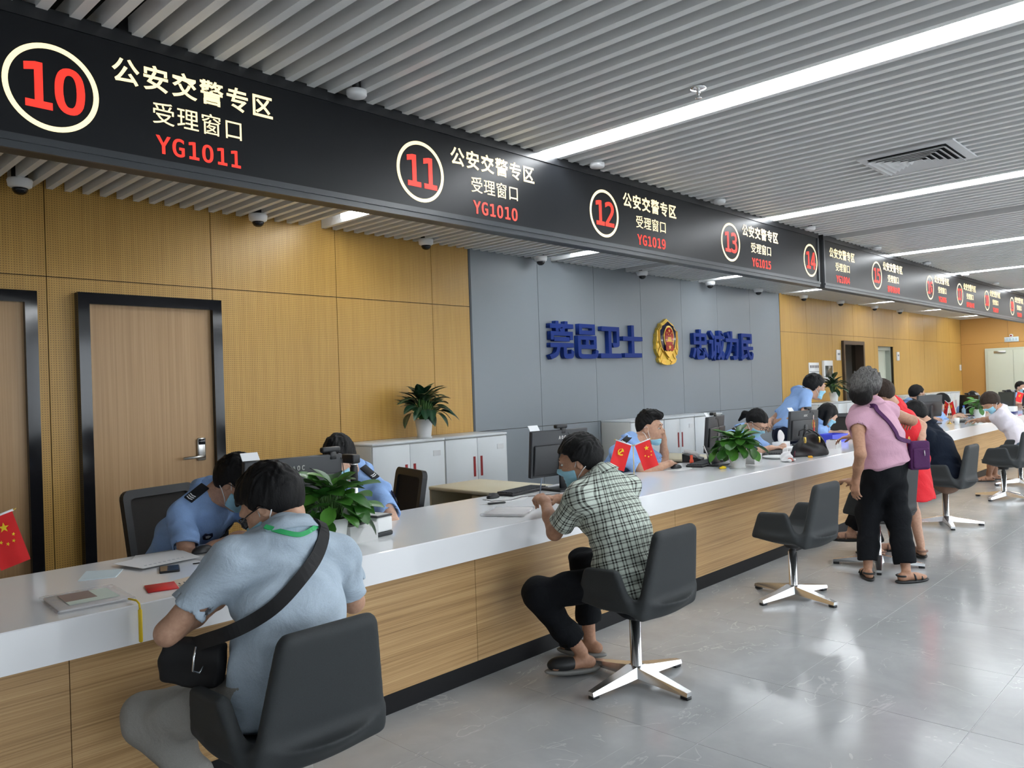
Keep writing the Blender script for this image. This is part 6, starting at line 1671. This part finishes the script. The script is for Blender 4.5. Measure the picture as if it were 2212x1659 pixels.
    # ---- uniform trimmings
    if uniform:
        def patch(nm, at, dr, upv, w_, h_, m, th=.003, par=None, poly=None):
            p, n = surf(S, at, dr)
            upv = A3(*upv); u = nv(upv - n * (upv @ n)); s_ = np.cross(u, n)
            M = to_m((s_, u, n), p + n * (.0045 * fold))
            mb = MB().rbox(-w_ / 2, w_ / 2, -h_ / 2, h_, 0, 0, 0.0001) if False else MB()
            if poly is None: mb.rbox(-w_ / 2, w_ / 2, -h_ / 2, h_ / 2, -.004, th, min(.002, th * .4), 1)
            else: mb.prism(poly, -.004, th, 'z')
            return mbpart(nm, mb, m, par or so, M), M
        for side, sg in (('L', 1), ('R', -1)):
            sh = J[side][0]
            c0 = (sh * .62 + neck * .38)
            ep, M = patch('epaulette', c0 + ax * .12 + A3(0, 0, .04), nv(ax + A3(0, 0, .6)), l * sg, .052, .115, mat('epaulette_black', (.006, .007, .010), .7), .006)
            for q in range(uniform.get('bars', 3)):
                yy = .025 + q * .011
                mbpart('chevron', MB().prism([(-.018, yy - .004), (0, yy), (.018, yy - .004), (.018, yy + .001), (0, yy + .005), (-.018, yy + .001)], .006, .0075, 'z'), M_paper, ep, M)
        if uniform.get('badge', True):
            bd, M = patch('chest_badge', chest - ax * .02 - l * .085 + f * .25, f, ax, .055, .042, mat('badge_navy', (.01, .015, .05), .6), .003, None, [(-.028, .0), (-.02, .018), (0, .013), (.02, .018), (.028, 0), (.018, -.018), (0, -.022), (-.018, -.018)])
            mbpart('badge_motif', MB().prism([(-.016, .004), (0, .009), (.016, .004), (.008, -.010), (-.008, -.010)], .003, .0042, 'z'), mat('badge_silver', (.6, .62, .64), .5), bd, M)
            nt, M = patch('name_tag', chest - ax * .02 + l * .075 + f * .25, f, ax, .085, .026, M_black, .003)
            if uniform.get('tag'):
                me2 = text_mesh(uniform['tag'], .0125, .013, .0003, .0003); me2.materials.append(M_paper)
                q = bpy.data.objects.new('lettering', me2); COL.objects.link(q); q.parent = nt
                q.matrix_basis = Matrix.Translation((0, -.0065, .0034))
        if uniform.get('patch'):
            sg = 1 if uniform['patch'] == 'L' else -1
            sh, e, w = J[uniform['patch']]; c0 = sh + (e - sh) * .32; dr = nv(l * sg + f * uniform.get('pf', .2))
            dr = nv(dr - nv(e - sh) * (dr @ nv(e - sh)))
            pt, M = patch('arm_patch', c0 + dr * .15, dr, sh - e, .07, .09, mat('badge_navy', (.01, .015, .05), .6), .003, None, [(-.036, .03), (-.02, .045), (.02, .045), (.036, .03), (.028, -.02), (0, -.05), (-.028, -.02)])
            mbpart('patch_shield', MB().prism([(-.02, -.002), (0, .006), (.02, -.002), (.014, -.024), (0, -.038), (-.014, -.024)], .003, .0042, 'z'), mat('badge_silver', (.6, .62, .64), .5), pt, M)
            mbpart('patch_gold', MB().prism([(-.013, -.012), (.013, -.012), (.008, -.026), (0, -.032), (-.008, -.026)], .0042, .005, 'z'), M_goldp, pt, M)
            mbpart('patch_star', MB().prism(star(.008, .02, .011), .003, .0042, 'z'), mat('orange_plastic', (.85, .42, .03), .5), pt, M)
    return P, dict(H=H, J=J, S=S, f=f, l=l, ax=ax, part=part, mbpart=mbpart, neck=neck, chest=chest, pelvis=pelvis, so=so, org=org, surf=surf)

SHORT = dict()
FADE = dict(t=.006, top=.020, line=[(-.12, -.045), (-.07, -.035), (-.03, -.005), (.0, .035), (.030, .030), (.045, .062), (.075, .078), (.12, .080)], amp=.005)
QUIFF = dict(t=.008, top=.030, df=.006, line=[(-.12, -.05), (-.07, -.035), (-.03, .0), (.0, .035), (.030, .034), (.045, .068), (.075, .082), (.12, .084)], add=[('ell', (.062, 0, .110), (.045, .058, .028)), ('ell', (.02, 0, .115), (.06, .06, .03))], amp=.006)
THICK = dict(t=.018, top=.022, line=[(-.12, -.085), (-.07, -.075), (-.03, -.045), (.0, .015), (.030, .010), (.045, .05), (.075, .066), (.12, .070)], amp=.005)
PONY = dict(t=.013, top=.016, line=[(-.12, -.07), (-.06, -.05), (-.02, .0), (.02, .02), (.045, .045), (.075, .062), (.12, .066)], add=[('cone', (-.10, 0, .02), (-.15, 0, -.01), .028, .03), ('cone', (-.15, 0, -.01), (-.165, .0, -.10), .03, .012)], amp=.004)
LONG = dict(t=.016, top=.016, line=[(-.12, -.12), (-.02, -.11), (.02, -.05), (.045, .03), (.075, .062), (.12, .066)], add=[('cone', (-.04, .075, .02), (-.01, .085, -.12), .035, .022), ('cone', (-.04, -.075, .02), (-.01, -.085, -.12), .035, .022), ('cone', (-.08, 0, -.02), (-.06, 0, -.16), .06, .05)], amp=.004)
BOB = dict(t=.022, top=.022, line=[(-.12, -.08), (-.03, -.06), (.01, -.01), (.05, .03), (.075, .045), (.12, .048)], amp=.004)
SEAT = dict()
DN = (0, 0, -1)

def ribbon(info, nm, pts, width, th, m, par=None, S=None):
    """strap laid on a garment: pts = [(outside point, direction to come from)], width across the path"""
    S = S or info['S']; P_ = []; N_ = []
    for o_, d_ in pts:
        if d_ is None: P_.append(A3(*o_)); N_.append(None); continue
        p, n = surf(S, A3(*o_) + nv(d_) * .25, d_); P_.append(p + n * .011); N_.append(n)
    for i in range(len(N_)):
        if N_[i] is None: N_[i] = next((N_[j] for j in sorted(range(len(N_)), key=lambda j: abs(j - i)) if N_[j] is not None), A3(0, 0, 1))
    # resample
    k = 5; Q = []; M_ = []
    n = len(P_)
    for i in range(n - 1):
        p0, p1, p2, p3 = P_[max(i - 1, 0)], P_[i], P_[i + 1], P_[min(i + 2, n - 1)]
        for j in range(k):
            t = j / k
            Q.append(.5 * ((2 * p1) + (p2 - p0) * t + (2 * p0 - 5 * p1 + 4 * p2 - p3) * t * t + (3 * p1 - p0 - 3 * p2 + p3) * t ** 3)); M_.append(nv(N_[i] * (1 - t) + N_[i + 1] * t))
    Q.append(P_[-1]); M_.append(N_[-1])
    vs = []; fs = []
    for i in range(len(Q)):
        tg = nv(Q[min(i + 1, len(Q) - 1)] - Q[max(i - 1, 0)]); s_ = nv(np.cross(tg, M_[i])); nn = np.cross(s_, tg)
        vs += [Q[i] - s_ * width / 2 - nn * .004, Q[i] + s_ * width / 2 - nn * .004, Q[i] + s_ * width / 2 + nn * th, Q[i] - s_ * width / 2 + nn * th]
    for i in range(len(Q) - 1):
        for j in range(4): fs.append((i * 4 + j, i * 4 + (j + 1) % 4, i * 4 + 4 + (j + 1) % 4, i * 4 + 4 + j))
    fs += [(0, 1, 2, 3), tuple(range(len(vs) - 4, len(vs)))]
    return info['mbpart'](nm, MB().add([Vector(v) for v in vs], fs), m, par)

CAMV = lambda p: nv(A3(0, 0, 1.5) - A3(*p))
UP = (0, 0, 1)
# 1: man in pale blue shirt, seated in the foreground
PA, ia = person('person in pale blue shirt and grey trousers seated in foreground with back turned', (1.34, 2.36, 0),
    (1.405, 2.41, 1.025), (1.345, 2.36, .53), 82, (1.41, 2.525, 1.12), (125, -36),
    arms=[((1.27, 2.66, .80), (-.9, .0, -.6), dirv(50, 5), UP, .7), ((1.56, 2.70, .78), (1.0, -.2, -.9), dirv(120, 0), UP, .6)],
    legs=[((1.20, 2.56, .10), (-.5, .75, .35), (-.6, .8)), ((1.50, 2.58, .095), (.1, 1, .5), (.1, 1))],
    shirt=C_PALE, trouser=C_GREY, hair=THICK, h=.0055, bulk=1.10, sw=.192, glasses=True, shoes='shoe', sleeve=.66, hem=-.10, headk=1.07, fold=1.3)
ribbon(ia, 'lanyard', [(ia['neck'] + ia['l'] * .085 + A3(0, 0, .006), nv(-ia['f'] + A3(0, 0, 1.0) + ia['l'] * .3)), (ia['neck'] + ia['l'] * .05 + A3(0, 0, -.012), nv(-ia['f'] + A3(0, 0, .4))), (ia['neck'] - ia['l'] * .0 + A3(0, 0, -.018), nv(-ia['f'] + A3(0, 0, .3))), (ia['neck'] - ia['l'] * .05 + A3(0, 0, -.010), nv(-ia['f'] + A3(0, 0, .5))), (ia['neck'] - ia['l'] * .09 + A3(0, 0, .01), nv(-ia['f'] * .6 + A3(0, 0, 1.0) - ia['l'] * .3))], .016, .002, mat('green_lanyard', (.03, .38, .12), .6))
# his black shoulder bag
bg = thing('shoulder_bag', 'black crossbody bag hanging at the hip of the man in pale blue', 'bag', (1.10, 2.50, .66))
s = Solid(); bR = np.stack([nv((-.5, .6, .1)), nv((.6, .5, 0)), nv((.05, -.1, 1))])
s.box((.0, .0, 0), (.10, .032, .070), bR, .02)
obj('body', smesh('body', s, .007, folds(.8)), mat('black_nylon', (.007, .007, .008), .7), bg)
obj('clip', MB().tube([(-.02, -.07, .07), (-.03, -.075, .04), (-.035, -.075, .0), (-.015, -.075, -.012), (0, -.072, .005)], .0035, 8), M_chrome, bg)
st_ = ribbon(ia, 'strap', [((1.50, 2.52, 1.0), None), ((1.49, 2.38, 1.055), (0, -.3, 1)), ((1.48, 2.33, 1.03), CAMV((1.48, 2.33, 1.03))), ((1.42, 2.28, .97), CAMV((1.42, 2.28, .97))), ((1.34, 2.25, .91), CAMV((1.34, 2.25, .91))), ((1.26, 2.25, .85), CAMV((1.26, 2.25, .85))), ((1.20, 2.28, .81), CAMV((1.20, 2.28, .81))), ((1.145, 2.34, .775), None), ((1.115, 2.42, .745), None), ((1.10, 2.49, .72), None)], .045, .003, MATS['black_nylon'])
# lies over the shirt but belongs to the bag
st_.parent = bg; st_.matrix_basis = Matrix.Translation(-Vector((1.10, 2.50, .66)))

# 2: man in checked shirt
PB, ib = person('person in green and black checked shirt writing at the counter', (3.27, 2.38, 0),
    (3.275, 2.50, 1.02), (3.27, 2.34, .53), 86, (3.235, 2.615, 1.105), (124, -14),
    arms=[((3.25, 2.885, .875), (-.35, -.05, -1), dirv(66, 12), nv((-.5, -.3, .8)), .9), ((3.44, 2.93, .86), (.9, 0, -.6), dirv(130, 8), nv((.2, -.3, .9)), .8)],
    legs=[((3.20, 2.62, .115), (-.65, .8, .3), (-.7, .55)), ((3.42, 2.74, .115), (.1, 1, .4), (-.3, 1))],
    shirt=C_PLAID, trouser=C_BLK, hair=THICK, skin=SKIN2, h=.006, bulk=1.10, sw=.188, shoes='clog', sleeve=.74, hem=-.13, headk=1.06, fold=1.2, lower='cropped', legcut=.80, details=True)
pen = obj('pen', MB().tube([(0, 0, 0), (.02, -.01, .13)], [.002, .004], 8), mat('pen_blue', (.25, .32, .42), .4), loc=(3.30, 2.975, .86)); tag(pen, 'blue grey pen held upright by the man in checked shirt', 'pen')

# 3: leftmost officer
P1, i1 = person('person in light blue uniform with glasses leaning over papers, leftmost officer', (1.80, 4.35, 0),
    (1.86, 3.98, 1.02), (1.77, 4.32, .53), -66, (1.935, 3.83, 1.065), (-52, -38),
    arms=[((1.93, 3.64, .815), (.8, .2, -.4), dirv(190, 0), UP, .6), ((1.865, 3.67, .818), (-.7, -.2, -.6), dirv(-20, 0), UP, .7)],
    legs=[((1.95, 4.0, .1), (.2, -1, .5), (.2, -1)), ((1.75, 4.0, .1), (-.2, -1, .5), (-.1, -1))],
    shirt=C_UNI, trouser=C_DKU, hair=THICK, h=.0065, glasses=True, headk=1.08, uniform=dict(bars=3, tag='LB01'), sleeve=.72, fold=1.2, shoes='shoe')
# 4: officer behind the nearest monitor
P2, i2 = person('person in light blue uniform with arm patch behind the nearest monitor', (3.05, 4.25, 0),
    (2.80, 4.00, 1.03), (2.99, 4.18, .53), -165, (2.645, 3.95, 1.115), (-158, -24),
    arms=[((2.56, 3.72, .82), (.6, -.7, -.6), dirv(190, 0), UP, .6), ((2.50, 3.84, .82), (-.1, .9, -.4), dirv(190, 0), UP, .6)],
    legs=[((2.75, 4.1, .1), (-1, -.3, .4), (-1, -.1)), ((2.75, 4.35, .1), (-1, .2, .4), (-1, 0))],
    shirt=C_UNI, trouser=C_DKU, hair=FADE, skin=SKIN3, h=.0065, headk=1.10, uniform=dict(bars=2, badge=False, patch='L', pf=-.35), sleeve=.72, fold=1.2, shoes='shoe')
# 5: officer with hand on cheek
P3, i3 = person('person in light blue uniform with mask on chin and hand at cheek', (5.65, 4.2, 0),
    (5.60, 3.96, 1.015), (5.62, 4.22, .53), -88, (5.755, 3.87, 1.115), (-72, -4),
    arms=[((5.935, 3.85, 1.02), (.55, -.45, -.7), nv((-.38, -.02, .9)), nv((.9, .1, .35)), 1.3), ((5.745, 3.665, .825), (-.6, -.2, -.6), dirv(20, -6), UP, .45)],
    legs=[((5.75, 3.9, .1), (.2, -1, .5), (.1, -1)), ((5.5, 3.9, .1), (-.1, -1, .5), (-.1, -1))],
    shirt=C_UNI, trouser=C_DKU, hair=QUIFF, h=.006, headk=1.12, uniform=dict(bars=2, tag='XJ-0086'), sleeve=.72, mask_low=.058, details=True, roll=0, shoes='shoe')
# 6: woman officer looking down
P4, i4 = person('person in light blue uniform with ponytail looking down at the keyboard', (7.7, 4.2, 0),
    (7.60, 3.95, .985), (7.62, 4.22, .53), -105, (7.60, 3.80, 1.065), (-98, -38),
    arms=[((7.78, 3.60, .82), (.7, .1, -.6), dirv(200, 0), UP, .6), ((7.50, 3.60, .82), (-.7, .1, -.6), dirv(-20, 0), UP, .5)],
    legs=[((7.7, 3.95, .1), (.2, -1, .5), (0, -1)), ((7.5, 3.95, .1), (-.1, -1, .5), (0, -1))],
    shirt=C_UNI, trouser=C_DKU, hair=PONY, skin=SKIN3, h=.008, bulk=.92, sw=.165, glasses=True, headk=1.08, uniform=dict(bars=1, badge=False), sleeve=.8, shoes='shoe')
# 7: officer standing and leaning
P5, i5 = person('person in light blue uniform standing bent forward with hands behind the back', (8.85, 4.08, 0),
    (9.20, 4.04, 1.345), (8.93, 4.10, .88), -38, (9.44, 3.95, 1.395), (-40, -14),
    arms=[((8.93, 4.30, 1.0), (-.4, .5, -.6), dirv(200, -20), (0, .4, .8), .8), ((8.87, 4.12, 1.02), (-.5, -.4, -.7), dirv(80, -10), (-.6, -.4, .3), .8)],
    legs=[((9.0, 4.24, .09), (.3, -.6, 0), (1, -.3)), ((8.88, 4.02, .09), (.3, -.6, 0), (1, -.4))],
    shirt=C_UNI, trouser=C_DKU, hair=THICK, h=.008, headk=1.12, uniform=dict(bars=1), sleeve=.72, hem=-.02, shoes='shoe', k=1.06, details=True)
# 8: woman officer with long hair
P6, i6 = person('person in light blue uniform with long black hair at the blue basket', (9.7, 4.15, 0),
    (9.60, 4.0, .965), (9.62, 4.2, .53), -55, (9.68, 3.90, 1.045), (-42, -34),
    arms=[((9.92, 3.72, .82), (.7, .1, -.5), dirv(-40, 0), UP, .5), ((9.62, 3.66, .82), (-.6, -.3, -.5), dirv(-30, 0), UP, .5)],
    legs=[((9.8, 3.95, .1), (.2, -1, .5), (0, -1)), ((9.6, 3.95, .1), (-.1, -1, .5), (0, -1))],
    shirt=C_UNI, trouser=C_DKU, hair=LONG, skin=SKIN3, h=.009, bulk=.92, sw=.165, headk=1.08, sleeve=.72, shoes='shoe')
# 9: standing woman in pink
CURL = dict(t=.024, top=.020, line=[(-.12, -.115), (-.05, -.10), (-.01, -.06), (.03, .0), (.05, .04), (.12, .05)], add=[('ell', (-.085, -.005, -.075), (.055, .075, .065)), ('ell', (-.06, .05, -.05), (.05, .04, .05))], amp=.010)
PP, ip = person('person in pink sleeveless blouse and black trousers standing with back turned', (6.05, 2.04, 0),
    (5.985, 2.08, 1.285), (6.05, 2.04, .875), 72, (5.985, 2.12, 1.42), (2, -12),
    arms=[((5.83, 2.16, .76), (-.5, -.3, 0), (0, .1, -1), (-1, .3, 0), .5), ((6.62, 2.03, 1.135), (.5, -.6, -.3), dirv(20, -4), (.2, -.3, 1), .8)],
    legs=[((6.03, 2.17, .095), (.8, .5, 0), (.85, .5)), ((6.08, 1.92, .095), (.8, .4, 0), (.7, -.45))],
    shirt=C_PINK, trouser=C_BLK, hair=CURL, hairm=HAIRG, skin=SKIN2, h=.0065, bulk=1.08, sw=.180, k=.945, sleeve=.22, hem=-.02, mask=False, collar=True, lower='cropped', legcut=.90, shoes='sandal', headk=1.10, roll=6, wide=1.18)
pb = thing('purple_bag', 'purple quilted crossbody bag at the hip of the woman in pink', 'bag', (6.16, 1.83, .92))
s = Solid(); pR = np.stack([nv((.62, -.55, 0)), nv((.55, .62, 0)), A3(0, 0, 1)]); s.box((0, 0, 0), (.075, .028, .105), pR, .02)
M_purple = cloth('purple_nylon', (.075, .022, .085), .15, 200, .6)
obj('body', smesh('body', s, .006), M_purple, pb)
s = Solid(); s.box(tuple(-pR[1] * .03 + A3(0, 0, -.02)), (.062, .012, .075), pR, .012)
obj('front_pocket', smesh('front_pocket', s, .006), M_purple, pb)
obj('zip_pull', MB().tube([(-.025, -.045, .04), (-.025, -.048, 0)], .004, 6), M_steel, pb)
obj('ring', MB().tube([Vector(pR[0]) * -.07 + Vector((0, 0, .105 + .015)) + Vector((.012 * math.cos(q), 0, .016 * math.sin(q))) for q in np.linspace(0, 6.28, 13)[:-1]], .003, 6, closed=True), M_gold, pb)
def pc(x, y, z): return ((x, y, z), CAMV((x, y, z)))
sp_ = ribbon(ip, 'strap', [((5.90, 2.16, 1.26), None), ((5.90, 2.05, 1.285), (0, -.3, 1)), pc(5.90, 2.02, 1.25), pc(5.93, 1.96, 1.17), pc(5.97, 1.93, 1.10), pc(6.01, 1.92, 1.05), ((6.105, 1.865, 1.02), None)], .030, .003, M_purple)
sp_.parent = pb; sp_.matrix_basis = Matrix.Translation(-Vector((6.16, 1.83, .92)))
# 10: woman in red dress
PR, ir = person('person in red dress standing behind the woman in pink', (7.0, 2.2, 0),
    (6.86, 2.23, 1.27), (7.03, 2.17, .87), 100, (6.74, 2.27, 1.345), (120, -34),
    arms=[((6.85, 2.55, 1.0), (-.5, -.3, -.3), dirv(100, -10), UP, .5), ((6.85, 2.02, .93), (.9, -.5, .1), dirv(150, -10), (0, -.6, .6), .6)],
    legs=[((7.12, 2.34, .09), (0, .4, 0), (-.4, .9)), ((6.97, 2.08, .09), (.0, .4, 0), (.6, .4))],
    shirt=C_RED, trouser=None, hair=BOB, hairm=HAIRB, skin=SKIN, h=.008, bulk=.95, sw=.165, sleeve=.30, mask=False, collar=False, lower='dress', dress=.47, shoes='flip', headk=1.0, k=.95)
# 11: person in navy
PN, inn = person('person in navy top with black hair seated behind the red dress, seen from behind', (8.66, 2.36, 0),
    (8.63, 2.46, .985), (8.64, 2.34, .53), 95, (8.56, 2.56, 1.10), (118, -34),
    arms=[((8.6, 2.95, .83), (-.9, -.1, -.4), dirv(80), UP, .5), ((8.9, 2.92, .83), (.9, 0, -.4), dirv(100), UP, .5)],
    legs=[((8.45, 2.75, .095), (-.3, 1, .4), (-.4, .8)), ((8.75, 2.75, .095), (.1, 1, .4), (0, 1))],
    shirt=C_NAVY, trouser=C_TAN, hair=BOB, h=.009, bulk=1.22, sw=.185, sleeve=.95, hem=-.12, mask=False, shoes='shoe', headk=1.02)
# 12: person in brown sandals, hidden behind the woman in pink
PH, ih = person('person with a brown sandal seated on the chair behind the woman in pink', (6.55, 2.24, 0),
    (6.64, 2.24, 1.0), (6.57, 2.23, .53), 85, (6.66, 2.30, 1.11), (60, -20),
    arms=[((6.64, 2.50, .64), (-.1, -.6, -.3), dirv(60), UP, .5), ((6.74, 2.48, .64), (.4, -.6, -.3), dirv(110), UP, .5)],
    legs=[((6.93, 2.62, .19), (.7, .1, .6), (-.45, 1)), ((6.82, 2.38, .095), (.5, .6, .5), (.3, 1))],
    shirt=C_NAVY, trouser=C_BLK, hair=SHORT, h=.011, mask=False, shoes='flip', sleeve=.7, bulk=.90, sw=.150)
# 13: person in white blouse
PW, iw = person('person in white blouse and denim shorts bent over the far counter', (12.1, 2.4, 0),
    (12.08, 2.545, 1.0), (12.08, 2.33, .545), 100, (11.98, 2.645, 1.10), (125, -40),
    arms=[((12.42, 2.99, .825), (-.8, .0, -.5), dirv(60), UP, .5), ((12.62, 2.99, .825), (.9, 0, -.5), dirv(120), UP, .5)],
    legs=[((12.42, 2.80, .09), (-.6, .9, .3), (-.5, .8)), ((12.65, 2.78, .09), (-.1, 1, .4), (-.4, .8))],
    shirt=C_WHITE, trouser=C_DENIM, hair=BOB, hairm=HAIRB, skin=SKIN2, h=.009, bulk=.95, sw=.165, sleeve=.66, hem=-.10, lower='shorts', shoes='flip', headk=1.05)
# far officers behind the counter
def far_officer(label, head, fdir, face, hair, skin=SKIN3, mask=True, glasses=False, dz=0, leanx=0, leany=.1, h=.013, hk=1.1, details=False):
    hx, hy, hz = head
    f = dirv(face)
    nk = (hx - f[0] * .10, hy - f[1] * .10, hz - .115)
    return person(label, (hx - f[0] * .3, hy - f[1] * .3, 0), nk, (hx - f[0] * .28, hy - f[1] * .28, max(.53, hz - .56)), face, head, fdir,
        arms=[((hx + f[0] * .2 + .12, min(hy + f[1] * .22, 3.82), .825), (.7, .2, -.5), dirv(face + 30), UP, .5), ((hx + f[0] * .2 - .12, min(hy + f[1] * .22, 3.82), .825), (-.7, .2, -.5), dirv(face - 30), UP, .5)],
        legs=[((hx + .1, hy + .1, .1), (0, -1, .5), (0, -1)), ((hx - .1, hy + .1, .1), (0, -1, .5), (0, -1))],
        shirt=C_UNI, trouser=C_DKU, hair=hair, skin=skin, h=h, headk=hk, mask=mask, glasses=glasses, shoes=None, bulk=.95, sw=.168, uniform=dict(bars=1, badge=False), details=details)
far_officer('person in uniform with glasses and black hair behind the fifth monitor', (13.0, 3.86, 1.205), (-40, -15), -50, SHORT, SKIN, True, True)
far_officer('person in uniform with dark bob hair and mask beside the far flags', (14.25, 3.85, 1.035), (-50, -25), -60, BOB)
P15, i15 = far_officer('person in uniform with mask facing the camera beside the far plant', (16.2, 3.86, 1.03), (-150, -5), -125, PONY, details=True)
far_officer('person in uniform with long black hair and glasses near the right picture edge', (19.0, 3.86, .98), (-45, -22), -60, LONG, SKIN3, True, True)
far_officer('person with black hair cut off by the right picture edge', (20.6, 3.95, 1.14), (-120, -5), -110, SHORT)
